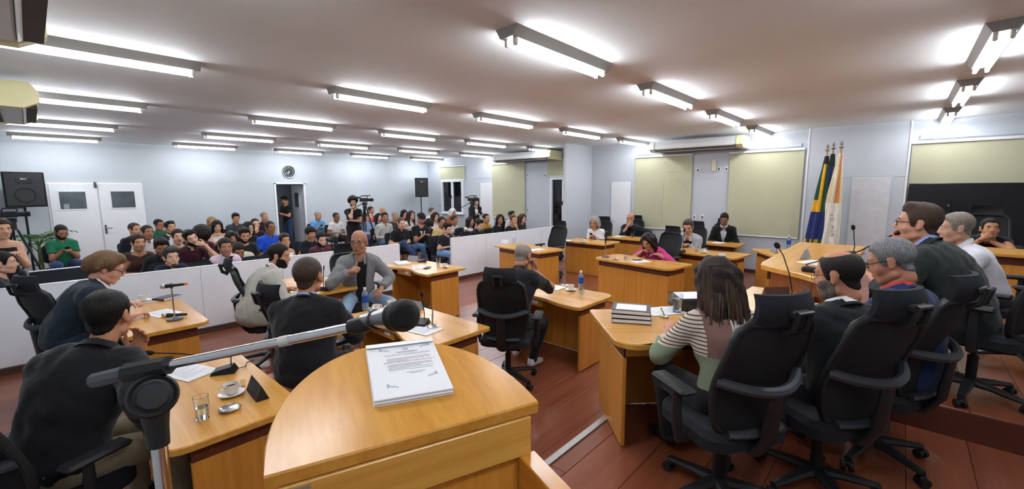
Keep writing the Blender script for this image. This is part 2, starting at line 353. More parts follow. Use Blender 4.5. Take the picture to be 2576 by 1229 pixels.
# ceiling lights: 5 columns x 6 rows
def light_proto():
    e = empty('ceiling_light', (0, 0, ZC)); L = 1.4
    V = [(x, y, z) for x in (0, L) for (y, z) in ((-.11, 0), (.11, 0), (.065, -.075), (-.065, -.075))]
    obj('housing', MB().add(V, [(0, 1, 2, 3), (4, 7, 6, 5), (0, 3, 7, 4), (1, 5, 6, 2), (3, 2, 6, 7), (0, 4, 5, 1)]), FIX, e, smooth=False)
    for y in (-.042, .042):
        obj('tube', MB().cyl((.075, y*.9, -.102), (L-.075, y*.9, -.102), .0165, 12), TUBE, e)
        for x in (.055, L-.055): obj('socket', MB().box((x, y, -.10), (.035, .03, .055), b=.006), SOCK, e)
    return e
LP = light_proto(); first = True; ordn = ['first', 'second', 'third', 'fourth', 'fifth', 'sixth']
for r, y in enumerate((13.6, 10.85, 7.95, 5.12, 2.3, -.46)):
    for c, x in enumerate((-.2, 2.5, 4.86, 7.2, 9.55)):
        o = LP if first else copy_tree(LP); first = False; o.location = (x, y, ZC)
        tag(o, 'twin-tube ceiling light, %s from left, %s row from the back wall' % (ordn[c], ordn[r]), 'light', 'ceiling lights')
# air conditioners under the ceiling
def ac(loc, rz, W, label):
    """local x along the length, +y out of the wall"""
    e = empty('air_conditioner', loc, rz, label, 'air conditioner', 'ceiling air conditioners'); D, H = .62, .235
    prof = [(0, 0), (D-.12, -.005), (D, .06), (D, .14), (D-.05, H), (0, H)]
    def ext(x0, x1, pr): return [(x, p[0], p[1]) for x in (x0, x1) for p in pr], [tuple(range(len(pr))), tuple(range(len(pr), 2*len(pr)))[::-1]]+[(i, i+len(pr), (i+1) % len(pr)+len(pr), (i+1) % len(pr)) for i in range(len(pr))]
    obj('body', MB().add(*ext(-W/2+.12, W/2-.12, prof)), ACW, e, smooth=False)
    cp = [(0, -.01), (D-.1, -.012), (D+.02, .055), (D+.02, .15), (D-.04, H+.008), (0, H+.008)]
    for s in (-1, 1): obj('end_cap', MB().add(*ext(*sorted((s*(W/2-.12), s*W/2)), cp)), CREAM if s < 0 or rz == -90 else ACW, e, smooth=False)
    gr = obj('air_outlet', MB().box((0, D-.055, .022), (W-.30, .11, .04), Tr(0, 0, 0)), ACD, e)
    for k in range(3): obj('louvre', MB().box((0, 0, 0), (W-.32, .03, .006), Tr(0, D-.09+.042*k, -.002+.022*k) @ Rx(40)), ACW, gr)
    obj('intake_grille', MB().box((0, .22, -.008), (W-.34, .26, .012)), ACD if rz == -90 else GREYP, e)
    return e
def ac_right(pl, pr, label):
    ya = atx(pl[0], pl[1], X1-.55)[1]; yb = atx(pr[0], pr[1], X1-.55)[1]
    ac((X1-.075, (ya+yb)/2, 2.83), 90, ya-yb, label)
ac_right((1640, 372), (1872, 360), 'long white ceiling air conditioner with yellowed end above the beige blinds')
ac_right((1247, 402), (1391, 395), 'white ceiling air conditioner with yellowed end beside the pier')
ac((X0+.17, 3.1, 2.80), -90, 1.7, 'yellowed air conditioner at the top left corner with brown grille')
ac((X0+.17, 7.5, 2.80), -90, 1.7, 'cream air conditioner at left below the second ceiling light')
# wall plates
def plate(loc, d, label, m=WHITE, hole=True):
    o = tag(obj('wall_socket', MB().box(loc, d, b=.004), m), label, 'socket', 'wall sockets and switches')
    if hole: obj('socket_face', MB().box((loc[0]-d[0]/2-.001, loc[1], loc[2]), (.004, d[1]*.5, d[2]*.5)), GREYP, o)
for (px, lb) in (((1756, 428), 'white socket at the blind edge, left of the wall controller'), ((1809, 425), 'white round socket just right of the wall controller'), ((1828, 425), 'white socket nearest the right blind, level with controller'), ((1747, 546), 'lower white switch beside the man in grey blazer'), ((1767, 546), 'lower cream switch above the dark-suited man'), ((1328, 440), 'white socket between the far blind and the window'), ((1371, 440), 'white socket just left of the pier window'), ((1328, 527), 'low white switch right of the far blind'), ((1108, 518), 'pale round switch left of the far window')):
    p = atx(*px, X1); plate((X1-.008, p[1], p[2]), (.016, .075, .115), lb)
p = atx(1797, 416, X1); o = tag(obj('wall_controller', MB().box((X1-.02, p[1], p[2]), (.04, .09, .27), b=.008), mat('controller_cream', '#dcd9c6', .4)), 'slim cream wall controller with red light below the air conditioner', 'controller')
obj('indicator', MB().box((X1-.042, p[1]+.03, p[2]-.06), (.006, .012, .012)), mat('red_led', '#ff2a1a', .4, emit=('#ff2a1a', 4)), o)
# clock
ck = empty('wall_clock', (5.57, Y1, 2.525), 0, 'round black-faced wall clock above the open doorway', 'clock')
T = Rx(90)
obj('rim', MB().lathe([(.165, .0), (.195, .0), (.20, .03), (.19, .045), (.175, .04)], 40, T, cap0=False, cap1=False), ALU, ck)
obj('dial', MB().lathe([(.0, .02), (.178, .02), (.178, .026), (.0, .026)], 40, T, cap0=False, cap1=False), mat('clock_dial', '#2a3136', .5), ck)
for h in range(1, 13):
    t = math.radians(90-30*h); text_mesh(str(h), .055, WHITE, ck, T @ Tr(.135*math.cos(t), .135*math.sin(t), .03), name='numeral')
for nm, ang, ln, wd in (('hour_hand', 200, .085, .014), ('minute_hand', 240, .13, .010)):
    obj(nm, MB().box((0, ln/2-.015, .034), (wd, ln+.03, .004)), WHITE, ck, T @ Rz(-ang))
# black panel on right wall with mount rails
tv = empty('wall_screen', (X1, -1.2, 0), 0, 'large black wall panel with two mount rails behind the dais', 'screen')
obj('panel', MB().box((-.09, 0, 1.42), (.05, 2.25, 1.18), b=.01), mat('black_panel', '#15161a', .35, vary=.1), tv)
for y in (.58, -.02): 
    rl = obj('mount_rail', MB().box((-.13, y, 1.45), (.03, .05, .55), b=.004), BLACKM, tv)
    for z in (1.62, 1.3): obj('bolt', MB().box((-.148, y, z), (.01, .03, .03)), CHROME, rl)
obj('mount_arm', MB().tube([(-.13, .3, 1.3), (-.2, .28, 1.28), (-.16, .2, 1.34)], .02), CHROME, tv)
# ---------------------------------------------------------------- implicit surfaces -> meshes (bodies, clothes, hair)
def sdf_cone(P, a, b, ra, rb):
    a = np.asarray(a, float); ba = np.asarray(b, float)-a; L2 = max(ba @ ba, 1e-9); pa = P-a
    t = np.clip(pa @ ba/L2, 0, 1); return np.linalg.norm(pa-t[..., None]*ba, axis=-1)-(ra+t*(rb-ra))
def sdf_ell(P, c, r, R=None):
    q = P-np.asarray(c, float)
    if R is not None: q = q @ R            # columns of R are the local axes
    r = np.asarray(r, float); k0 = np.linalg.norm(q/r, axis=-1); k1 = np.linalg.norm(q/(r*r), axis=-1)
    return k0*(k0-1)/np.maximum(k1, 1e-6)
def nets(D, o, h):
    S = D < 0; A = S.astype(np.int8)
    c = sum(A[i:A.shape[0]-1+i, j:A.shape[1]-1+j, k:A.shape[2]-1+k] for i in (0, 1) for j in (0, 1) for k in (0, 1))
    I = np.argwhere((c > 0) & (c < 8)); idx = -np.ones(c.shape, np.int32); idx[tuple(I.T)] = np.arange(len(I))
    acc = np.zeros((len(I), 3)); n = np.zeros(len(I))
    C8 = [(i, j, k) for i in (0, 1) for j in (0, 1) for k in (0, 1)]; val = {q: D[I[:, 0]+q[0], I[:, 1]+q[1], I[:, 2]+q[2]] for q in C8}
    for q in C8:
        for ax in range(3):
            if q[ax]: continue
            q2 = list(q); q2[ax] = 1; a, b = val[q], val[tuple(q2)]; m = (a < 0) != (b < 0)
            t = np.where(m, a/np.where(m, a-b, 1), 0); e = np.array(q, float)+np.outer(t, np.eye(3)[ax]); acc[m] += e[m]; n[m] += 1
    V = (I+acc/n[:, None])*h+o; Q = []
    for ax in range(3):
        b1, b2 = (ax+1) % 3, (ax+2) % 3; sl0 = [slice(None)]*3; sl1 = [slice(None)]*3; sl0[ax] = slice(0, -1); sl1[ax] = slice(1, None)
        s0, s1 = S[tuple(sl0)], S[tuple(sl1)]; E = np.argwhere(s0 != s1)
        ok = (E[:, b1] > 0) & (E[:, b2] > 0) & (E[:, b1] < c.shape[b1]) & (E[:, b2] < c.shape[b2]); E = E[ok]; fl = s0[tuple(E.T)]
        def at(d1, d2):
            F = E.copy(); F[:, b1] += d1; F[:, b2] += d2; return idx[tuple(F.T)]
        q = np.stack([at(-1, -1), at(0, -1), at(0, 0), at(-1, 0)], 1); q[~fl] = q[~fl][:, ::-1]; Q.append(q)
    return V, np.concatenate(Q)
def field(prims, h, k=.02, pad=.03, grid=None):
    bl = []; 
    for p in prims:
        if p[0] == 'c': r = max(p[3], p[4]); a = np.minimum(p[1], p[2])-r; b = np.maximum(p[1], p[2])+r
        else: r = max(p[2]) if p[3] is not None else np.array(p[2]); a = np.array(p[1])-r; b = np.array(p[1])+r
        bl.append((a, b))
    if grid: lo, ax = grid; n = np.array([len(a) for a in ax])
    else:
        lo = np.min([b[0] for b in bl], 0)-pad; hi = np.max([b[1] for b in bl], 0)+pad
        n = np.ceil((hi-lo)/h).astype(int)+1; ax = [lo[i]+h*np.arange(n[i]) for i in range(3)]
    D = np.full(n, 9.)
    for p, (a, b) in zip(prims, bl):
        m = k+2.5*h; i0 = np.maximum(((a-m-lo)/h).astype(int), 0); i1 = np.minimum(((b+m-lo)/h).astype(int)+2, n); sl = tuple(slice(x, y) for x, y in zip(i0, i1))
        G = np.stack(np.meshgrid(*[ax[i][sl[i]] for i in range(3)], indexing='ij'), -1)
        d = sdf_cone(G, *p[1:5]) if p[0] == 'c' else sdf_ell(G, *p[1:4])
        if p[0] == 'e' and len(p) == 5:
            D[sl] = -smin(-D[sl], d, .012)
        else: D[sl] = smin(D[sl], d, k)
    return D, lo, ax
def smin(a, b, k):
    t = np.clip(.5+.5*(b-a)/k, 0, 1); return b+(a-b)*t-k*t*(1-t)
def full(ax): return np.stack(np.meshgrid(*ax, indexing='ij'), -1)
def np_mesh(name, V, Q, mats, vcol=None):
    me = bpy.data.meshes.new(name); nv, nq = len(V), len(Q); me.vertices.add(nv); me.vertices.foreach_set('co', np.ascontiguousarray(V, np.float32).ravel())
    me.loops.add(nq*4); me.loops.foreach_set('vertex_index', np.ascontiguousarray(Q, np.int32).ravel())
    me.polygons.add(nq); me.polygons.foreach_set('loop_start', np.arange(0, nq*4, 4, dtype=np.int32)); me.polygons.foreach_set('use_smooth', np.ones(nq, bool))
    for m in (mats if isinstance(mats, (list, tuple)) else [mats]): me.materials.append(m)
    me.update(calc_edges=True); return me
def wr(G, amp, f=26., seed=0):
    """soft folds"""
    r = np.random.default_rng(seed); s = 0
    for i in range(4):
        d = r.normal(size=3); d /= np.linalg.norm(d); d2 = r.normal(size=3); s = s+np.sin(f*(.7+.35*i)*(G @ d)+2.2*np.sin(7*(G @ d2))+r.uniform(0, 6))/(1+.5*i)
    return amp*s*.5
# ---- head (origin between the ears, +y forward)
HP = [('e', (0, -.014, .032), (.0765, .098, .084), None), ('e', (0, .018, -.03), (.063, .078, .09), None), ('e', (0, .04, -.082), (.047, .048, .036), None),
      ('c', (0, .071, -.104), (0, .071, -.104), .019, .019), ('e', (.036, .052, -.034), (.03, .032, .032), None), ('e', (-.036, .052, -.034), (.03, .032, .032), None),
      ('c', (-.034, .074, .026), (.034, .074, .026), .014, .014), ('c', (-.05, .0, -.075), (-.022, .06, -.1), .022, .018), ('c', (.05, .0, -.075), (.022, .06, -.1), .022, .018)]
HS = [('e', (.031, .098, .004), (.021, .017, .014), None, 'sub'), ('e', (-.031, .098, .004), (.021, .017, .014), None, 'sub')]
HD = [('c', (0, .086, .014), (0, .104, -.026), .008, .0125), ('c', (-.013, .094, -.031), (.013, .094, -.031), .0095, .0095), ('e', (.031, .0745, .004), (.0155, .012, .0105), None), ('e', (-.031, .0745, .004), (.0155, .012, .0105), None),
      ('c', (-.016, .086, -.059), (.016, .086, -.059), .008, .008), ('c', (-.013, .085, -.069), (.013, .085, -.069), .009, .009),
      ('e', (.079, -.012, -.004), (.008, .018, .032), None), ('e', (-.079, -.012, -.004), (.008, .018, .032), None), ('c', (.078, -.004, -.03), (.077, -.002, -.034), .009, .008), ('c', (-.078, -.004, -.03), (-.077, -.002, -.034), .009, .008)]
NECK = [('c', (0, -.028, -.06), (0, -.034, -.105), .05, .05)]
_C = {}
def head_mesh(h, wide):
    key = ('head', h, wide)
    if key not in _C:
        D, lo, ax = field(HP+NECK+HS+HD, h, k=.014); V, Q = nets(D, lo, h); V = V*np.array([wide, 1, 1]); _C[key] = (V, Q)
    return _C[key]
def hair_fn(style, G, D, t):
    """thicken the skull field inside the hair area, fading out towards the hairline"""
    x, y, z = np.abs(G[..., 0]), G[..., 1], G[..., 2]
    fr = {'buzz': .074, 'recede': .086, 'fringe': .036, 'balding': .07, 'swept': .062}.get(style, .067)
    rec = {'recede': .03, 'short': .012, 'neat': .012, 'buzz': .014, 'quiff': .014, 'balding': .02}.get(style, .0)
    line = np.interp(y, [-.13, -.08, -.05, -.03, -.02, .006, .018, .034, .05, .066, .11], [-.068, -.068, -.054, -.02, .004, .004, -.024, -.014, .04, fr, fr+.01])
    line = line+np.where(y > .035, rec*np.exp(-((x-.045)/.02)**2), 0)
    d = z-line
    if style == 'balding': d = np.minimum(d, np.maximum(np.hypot(x, (y+.01)*.9)-.056-(z-.10)*.4, -(z-.062)*1.5))
    if style == 'crown': d = np.minimum(d, np.hypot(x, y+.02)-.03)
    ramp = np.clip(d/.03, -1, 1); ramp = np.where(ramp > 0, .12+.88*np.sqrt(np.abs(ramp)), ramp*1.5)
    if style in ('short', 'neat', 'quiff', 'recede', 'balding'): t = t*np.interp(z, [-.08, .02, .075, .1], [.3, .45, .9, 1.1])
    return D-np.where(ramp > 0, t*ramp+.0015, .012*ramp)
def hair_mesh(style, h, seed=0):
    key = ('hair', style, h, seed)
    if key in _C: return _C[key]
    sk = [list(p) for p in HP[:1]]; t = {'buzz': .004, 'balding': .006, 'crown': .012, 'recede': .009, 'short': .010, 'neat': .013, 'quiff': .015, 'fringe': .018, 'afro': .062, 'curly': .034, 'long': .016, 'bob': .018, 'pulled': .008, 'cap': .02, 'shag': .026, 'bun': .009, 'swept': .02}[style]
    big = style in ('afro', 'curly', 'cap', 'long', 'bob'); tt = t if big else 0.; P = [('e', (0, -.014, .032), (.0765+tt, .098+tt, .084+tt), None), ('e', (0, .018, -.03), (.063, .078, .09), None), ('c', (0, -.03, -.06), (0, -.04, -.11), .052, .054)]
    if style == 'quiff': P += [('c', (-.035, .05, .1), (.035, .05, .1), .02, .02), ('c', (-.03, .0, .112), (.03, .0, .112), .018, .018)]
    if style == 'neat': P += [('c', (-.03, .04, .1), (.03, .042, .102), .016, .017)]
    if style == 'swept': P += [('c', (-.055, .03, .08), (.045, .035, .092), .022, .02), ('c', (.07, .0, .05), (.075, -.03, -.01), .03, .02), ('c', (-.07, .0, .05), (-.075, -.03, -.01), .03, .02), ('c', (0, -.1, .0), (0, -.1, -.07), .04, .03)]
    if style == 'shag': P += [('e', (0, -.02, .045), (.098, .11, .097), None)]
    D, lo, ax = field(P, h, k=.02, pad=.05); G = full(ax)
    D = D-.0022*np.sin(34*np.arctan2(G[..., 0], G[..., 1]+.02)+25*G[..., 2])*(1 if style not in ('buzz', 'balding') else .15)
    if style in ('afro', 'curly'):
        R = .075+t if style == 'afro' else .105
        D = np.minimum(np.linalg.norm((G-np.array([0, -.03, .045]))/np.array([1, 1, .95]), axis=-1)-R, D)-wr(G, .007, 150, 3)
        D = np.maximum(D, -sdf_ell(G, (0, .075, -.035), (.066, .075, .1)))
    elif style == 'cap':
        D = np.maximum(D, .028-G[..., 2]); D = np.minimum(D, sdf_ell(G, (0, -.11, .03), (.06, .07, .008)))
    elif style in ('long', 'bob'):
        Lz = -.3 if style == 'long' else -.14; D = hair_fn('short', G, D, 0)
        S = [('c', (s*.07, .0, .06), (s*.092, -.01, Lz*.55), .03, .036) for s in (-1, 1)]+[('c', (s*.092, -.01, Lz*.55), (s*.085, .02, Lz), .036, .014) for s in (-1, 1)]
        S += [('c', (s*.045, -.09, .02), (s*.055, -.095, Lz*.7), .045, .04) for s in (-1, 0, 1)]+[('c', (s*.055, -.095, Lz*.7), (s*.05, -.085, Lz*1.05), .04, .018) for s in (-1, 0, 1)]
        S += [('c', (s*.01, .05, .115), (s*.07, .055, .05), .016, .018) for s in (-1, 1)]+[('c', (s*.07, .055, .05), (s*.085, .03, -.06), .018, .024) for s in (-1, 1)]
        D2, lo2, ax2 = field(S+[('e', P[0][1], P[0][2], None)], h, k=.02, pad=.05); G2 = full(ax2)
        D2 = D2-.004*np.sin(60*G2[..., 0]+45*np.sin(6*G2[..., 2])*0+35*G2[..., 1]+6*np.sin(9*G2[..., 2]))
        face = np.maximum(sdf_ell(G2, (0, .085, -.03), (.064, .09, .105)), -(G2[..., 1]-.0)); D = np.maximum(D2, -face); lo, G = lo2, G2
    else:
        D = hair_fn(style, G, D, t)
        if style == 'bun': D = np.minimum(D, np.linalg.norm(G-np.array([0, -.135, .04]), axis=-1)-.042-wr(G, .003, 120, 5))
        if style == 'pulled': D = np.minimum(D, np.minimum(sdf_cone(G, (0, -.11, .02), (0, -.14, -.12), .026, .012), 9))
    _C[key] = np_mesh('hair', *nets(D, lo, h), []); return _C[key]
def beard_mesh(kind, h):
    key = ('beard', kind, h)
    if key in _C: return _C[key]
    t = .002 if kind != 'full' else .0035
    D, lo, ax = field([(p[0], p[1], p[2], None) if p[0] == 'e' else p for p in HP], h, k=.014); G = full(ax); x, y, z = np.abs(G[..., 0]), G[..., 1], G[..., 2]
    top = np.interp(x, [0, .02, .028, .045, .07], [-.042, -.045, -.056, -.05, -.015]) if kind != 'goatee' else np.interp(x, [0, .018, .027, .03, .04], [-.044, -.047, -.06, -.085, -.2])
    d = np.minimum(top-z, y-np.interp(z, [-.15, -.06, 0], [.0, -.004, .0])-(0 if kind != 'goatee' else .03))
    d = np.minimum(d, np.maximum(np.maximum(x-.023, np.abs(z+.066)-.008), .05-y)); rp = np.clip(d/.014, -1, 1); D = D-np.where(rp > 0, t*np.sqrt(np.abs(rp))+.0018, .012*rp)
    V, Q = nets(D, lo, h); _C[key] = np_mesh('beard', V, Q, []); return _C[key]
EYE_W = mat('eye_white', '#d8d2cc', .25); EYE_D = mat('iris_dark', '#1c120c', .2)
def face_bits():
    if 'eye' in _C: return
    mb = MB().sphere((0, 0, 0), (.0125, .010, .0052), 10); mb.cur = 1; mb.sphere((0, .0052, 0), (.0060, .0056, .0053), 8); _C['eye'] = mb.mesh('eye', [EYE_W, EYE_D])
    _C['lid'] = None
    mb = MB().tube([(-.017, -.004, -.003), (-.006, .002, .001), (.006, .002, .0015), (.018, -.006, -.004)], [.002, .0042, .004, .0015], 6); _C['brow'] = mb.mesh('eyebrow', [])
    mb = MB().tube([(-.022, -.008, 0), (-.01, 0, .002), (0, .001, .0008), (.01, 0, .002), (.022, -.008, 0)], [.001, .0048, .0052, .0048, .001], 8).tube([(-.019, -.007, -.003), (0, .001, -.0075), (.019, -.007, -.003)], [.001, .006, .001], 8); _C['mouth'] = mb.mesh('mouth', [])
    mb = MB(); mb.sphere((0, 0, 0), (.020, .011, .009), 10); _C['mouth_open'] = mb.mesh('mouth', [])
def glasses_mesh(kind, m):
    key = ('glasses', kind)
    if key in _C: return _C[key]
    r = .0022 if kind == 'thick' else .0013; mb = MB()
    for s in (-1, 1):
        mb.tube([(s*.033+.0245*math.cos(t), .103-.006*abs(math.cos(t)), .0+.018*math.sin(t)) for t in np.linspace(0, 2*math.pi, 17)[:-1]], r, 6, closed=True)
        mb.tube([(s*.057, .098, .006), (s*.080, .03, .008), (s*.083, -.01, .006), (s*.083, -.025, -.012)], r, 6)
    mb.tube([(-.009, .104, .004), (0, .107, .007), (.009, .104, .004)], r, 6); _C[key] = mb.mesh('glasses', m); return _C[key]
# ---- hands (wrist at origin, fingers +y, back of hand +z, right hand: thumb at -x)
def hand_mesh(pose, h):
    key = ('hand', pose, h)
    if key in _C: return _C[key]
    curl = {'relax': (22, 32, 20), 'flat': (4, 8, 5), 'grip': (48, 62, 38), 'fist': (78, 92, 55), 'thumb': (72, 88, 50), 'point': (76, 88, 50)}[pose]
    P = [('e', (0, .048, 0), (.041, .053, .0165), None), ('c', (0, -.03, 0), (0, .02, 0), .026, .027), ('c', (-.03, .09, 0), (.03, .085, -.002), .012, .0105)]
    for i, (x, L) in enumerate(((-.031, .074), (-.0105, .082), (.0105, .076), (.0305, .06))):
        p = np.array([x, .09-.004*abs(i-1), .0]); a = 0.; sp = (i-1.5)*.05
        for j, (f, r0, r1) in enumerate(((.45, .0098, .009), (.31, .009, .0082), (.24, .0082, .007))):
            cu = curl[j] if not (pose == 'point' and i == 0) else 5
            a += math.radians(cu); q = p+L*f*np.array([sp, math.cos(a), -math.sin(a)]); P.append(('c', p, q, r0, r1)); p = q
    tb = {'grip': [(-.03, .02, -.006), (-.05, .05, -.03), (-.04, .08, -.045)], 'fist': [(-.03, .02, -.008), (-.046, .06, -.03), (-.015, .085, -.045)], 'thumb': [(-.03, .03, 0), (-.06, .05, .004), (-.098, .062, .012)]}.get(pose, [(-.03, .02, -.004), (-.062, .052, -.012), (-.07, .088, -.018)])
    P += [('c', tb[0], tb[1], .0145, .0115), ('c', tb[1], tb[2], .0112, .0085)]
    D, lo, ax = field(P, h, k=.006); _C[key] = nets(D, lo, h); return _C[key]
def ik(S, T, l1, l2, pole):
    S, T, pole = (np.asarray(v, float) for v in (S, T, pole)); d = T-S; L = np.linalg.norm(d); L2 = min(L, (l1+l2)*.995); u = d/max(L, 1e-6); T = S+u*L2
    a = (l1*l1-l2*l2+L2*L2)/(2*L2); hgt = math.sqrt(max(l1*l1-a*a, 0)); pv = pole-u*(pole @ u); pv /= max(np.linalg.norm(pv), 1e-6)
    return S+u*a+pv*hgt, T
def rot3(yaw, pitch, roll):
    """yaw left+, pitch down+, roll"""
    return np.array((Rz(yaw) @ Rx(-pitch) @ Ry(roll)).to_3x3())
SKINM = {}
def skin_mat(c):
    k = 'skin_'+c.lstrip('#')
    return mat(k, c, .5, vary=.05, scale=30, bump=.02, bscale=200, spec=.35)
def cloth_mat(c, v=.10, stripes=None, kind='cloth'):
    return mat(kind+'_'+c.lstrip('#'), c, .82, vary=v, scale=12, bump=.12, bscale=180, spec=.2, sheen=.15)
def hairmat(c): return mat('hair_'+c.lstrip('#'), c, .5, vary=.45, scale=70, stretch=(2.5, 2.5, .45), bump=.6, bscale=150, spec=.3)
ARMS = {  # right-hand targets (x, y, z) in the seated frame, pole; left mirrored
    'lap': ((.09, .26, .66), (.7, -.7, -.5)), 'thigh': ((.16, .32, .66), (.7, -.7, -.3)), 'phone': ((.035, .30, .80), (.55, -.5, -.8)), 'desk': ((.16, .45, .80), (.7, -.3, -.7)),
    'cross': ((-.13, .19, .90), (1, .1, -.5)), 'knee': ((.15, .42, .62), (1, 0, 0)), 'down': ((.27, .02, .74), (.3, -1, 0)), 'write': ((.10, .42, .80), (.8, -.2, -.6)), 'side': ((.30, .22, .70), (1, -.6, 0))}
def person(label, px=None, loc=None, z=0., face=180., s=1., row=None, sit=True, ph=None, lean=6., curve=10., twist=0., tilt=0., hy=0., hp=4., hr=0., R='lap', L='lap', hR='relax', hL='relax', feet=None, cross=False, skin='#b98567', hair=('short', '#17120f'), beard=None, bcol=None, glass=None, top=('tee', '#222428'), under=None, pants='#2a3550', shoes='#1b1b1c', fine=0, g=1., sw=1., fem=False, wide=1., openm=False, group=None, headx=None, headz=None, hs=1.):
    ph = ph if ph is not None else (.51 if sit else .96); hq = {0: .0105, 1: .0085, 2: .0065}[fine]
    def build(s, ph):
        J = {}; tw = math.radians(twist)
        a1, a2, a3 = (math.radians(v) for v in (lean*.8, lean+curve*.6, lean+curve*1.5)); tl = math.radians(tilt)
        dirv = lambda a: np.array([math.sin(tl), math.sin(a)*math.cos(tl), math.cos(a)*math.cos(tl)])
        J['pel'] = np.array([0, 0, ph]); J['wai'] = J['pel']+s*.158*dirv(a1); J['che'] = J['wai']+s*.188*dirv(a2); J['nek'] = J['che']+s*.15*dirv(a3)
        J['hd'] = J['nek']+s*(.075*dirv(a3)+np.array([0, .012, .102]))
        ct, st = math.cos(tw), math.sin(tw); right = np.array([ct, st, -math.sin(tl)]); J['right'] = right; J['up'] = dirv(a2); J['fwd'] = np.cross(J['up'], right)
        J['fwd'] /= np.linalg.norm(J['fwd'])
        sh = J['che']+s*.07*dirv(a3); w = .162*sw*s*(.88 if fem else 1)
        J['shR'] = sh+right*w; J['shL'] = sh-right*w; return J
    J = build(s, ph); th = math.radians(face)
    if headx is not None: headz = CAM[2]+ray(*px)[2]*headx/ray(*px)[0]-z
    if headz is not None:
        dz = headz-J['hd'][2]; p2 = float(np.clip(ph+dz, .46, .66)); rem = dz-(p2-ph); ph = p2; s = float(np.clip(s*(1+rem/(headz-ph-rem)), .8, 1.25)); J = build(s, ph)
    if row is not None:
        for _ in range(3):
            d = ray(*px); hy_ = J['hd'][0]*math.sin(th)+J['hd'][1]*math.cos(th); hp_ = CAM+d*((row+hy_)/d[1])
            s = float(np.clip((hp_[2]-z-ph)/((J['hd'][2]-ph)/s), .8, 1.22)); J = build(s, ph)
    hz = z+J['hd'][2]
    if px is not None:
        W = atz(px[0], px[1], hz); hl = J['hd']; loc = (W[0]-(hl[0]*math.cos(th)-hl[1]*math.sin(th)), W[1]-(hl[0]*math.sin(th)+hl[1]*math.cos(th)))
    root = empty('person', (loc[0], loc[1], z), face, label, 'person', group)
    PEOPLE.append((label, root, s, sit, z, hz))
    RH = rot3(hy, hp, hr)*1.0; hscale = (1.02 if fem else 1.06)*(1 if s > .9 else .97)*hs
    HM = Tr(*J['hd']) @ (Matrix([list(r) for r in RH]).to_4x4()) @ Matrix.Scale(hscale, 4)
    HM3 = RH*hscale
    # arms
    A = {}
    for sd, spec, hpose in (('R', R, hR), ('L', L, hL)):
        sg = 1 if sd == 'R' else -1; pole = None; fdir = None; pn = None
        if isinstance(spec, str):
            if spec == 'chin': T = J['hd']+HM3 @ np.array([sg*.03, .115, -.16]); pole = np.array([sg*.6, .1, -1]); fdir = HM3 @ np.array([-sg*.4, -.25, .9])
            elif spec == 'mouth': T = J['hd']+HM3 @ np.array([sg*.085, .15, -.12]); pole = np.array([sg*.7, .2, -1]); fdir = HM3 @ np.array([-sg*.75, -.25, .6])
            elif spec == 'temple': T = J['hd']+HM3 @ np.array([sg*.12, .08, -.13]); pole = np.array([sg*.7, .3, -1]); fdir = HM3 @ np.array([-sg*.35, .05, 1.])
            else:
                t, pl = ARMS[spec]; off = 0 if sit else .39
                T = np.array([sg*t[0], t[1], t[2]+off])*np.array([s, s, 1]); pole = np.array([sg*pl[0], pl[1], pl[2]])
                if spec in ('phone',): fdir = np.array([-sg*.25, .9, .25])
                if spec == 'cross': fdir = np.array([-sg*1., .1, .1])
        else:
            T = np.array(spec[0], float); pole = np.array(spec[1] if len(spec) > 1 else (sg, -.3, -.5), float); fdir = np.array(spec[2], float) if len(spec) > 2 and spec[2] is not None else None; pn = np.array(spec[3], float) if len(spec) > 3 else None
        S = J['sh'+sd]; el, T = ik(S, T, .285*s, .255*s, pole)
        fd = fdir if fdir is not None else (T-el); fd = fd/np.linalg.norm(fd)
        back = pn if pn is not None else (np.array([0, 0, 1.]) if abs(fd[2]) < .75 else J['fwd'])
        if pn is None and isinstance(spec, str) and spec in ('chin', 'mouth', 'temple'): back = HM3 @ np.array([0, 1., 0])+.3*np.array([sg, 0, 0])
        zx = back-fd*(back @ fd); zx /= np.linalg.norm(zx); xx = np.cross(fd, zx); A[sd] = dict(sh=S, el=el, wr=T, M=np.stack([xx, fd, zx], 1), pose=hpose, sg=sg)
    # legs
    Lg = {}
    hipw = .095*(1.08 if fem else 1)
    for sg, nm in ((1, 'R'), (-1, 'L')):
        hip = np.array([sg*hipw, .0, ph-.01])
        if sit:
            ft = np.array(feet[nm] if feet else (sg*.13, .46, 0.)); an = np.array([ft[0], ft[1]-.02, .09+(ft[2] if len(ft) > 2 else 0)])
            if cross and nm == cross: an = np.array([-sg*.12, .62, .36])
            kn, an = ik(hip, an, .43, .43, (sg*.25, .6, 1.))
        else: an = np.array([sg*.11, .0, .09]); kn, an = ik(hip, an, .43, .43, (sg*.1, 1, 0))
        Lg[nm] = (hip, kn, an)
    up, rt, fw = J['up'], J['right'], J['fwd']; RT = np.stack([rt, fw, up], 1)
    def torso(e, bust=True):
        gx, gy = g, 1+(g-1)*1.5
        P = [('e', J['pel']+np.array([0, .005, .0]), (.165*gx+e, .118*gy+e, .115+e), None), ('e', J['wai']+fw*.02*(g-1)*5, (.142*gx*(.9 if fem else 1)*s+e, .108*gy*s+e, .15*s+e), RT), ('e', J['che']-up*.02, (.165*s*sw*(.9 if fem else 1)*(1+.5*(g-1))+e, .112*s*(1+.8*(g-1))+e, .17*s+e), RT),
             ('c', J['shR']-rt*.045*s, J['shL']+rt*.045*s, .06*s+e, .06*s+e)]
        mw = .154*gx*(.92 if fem else 1); my = .115*gy
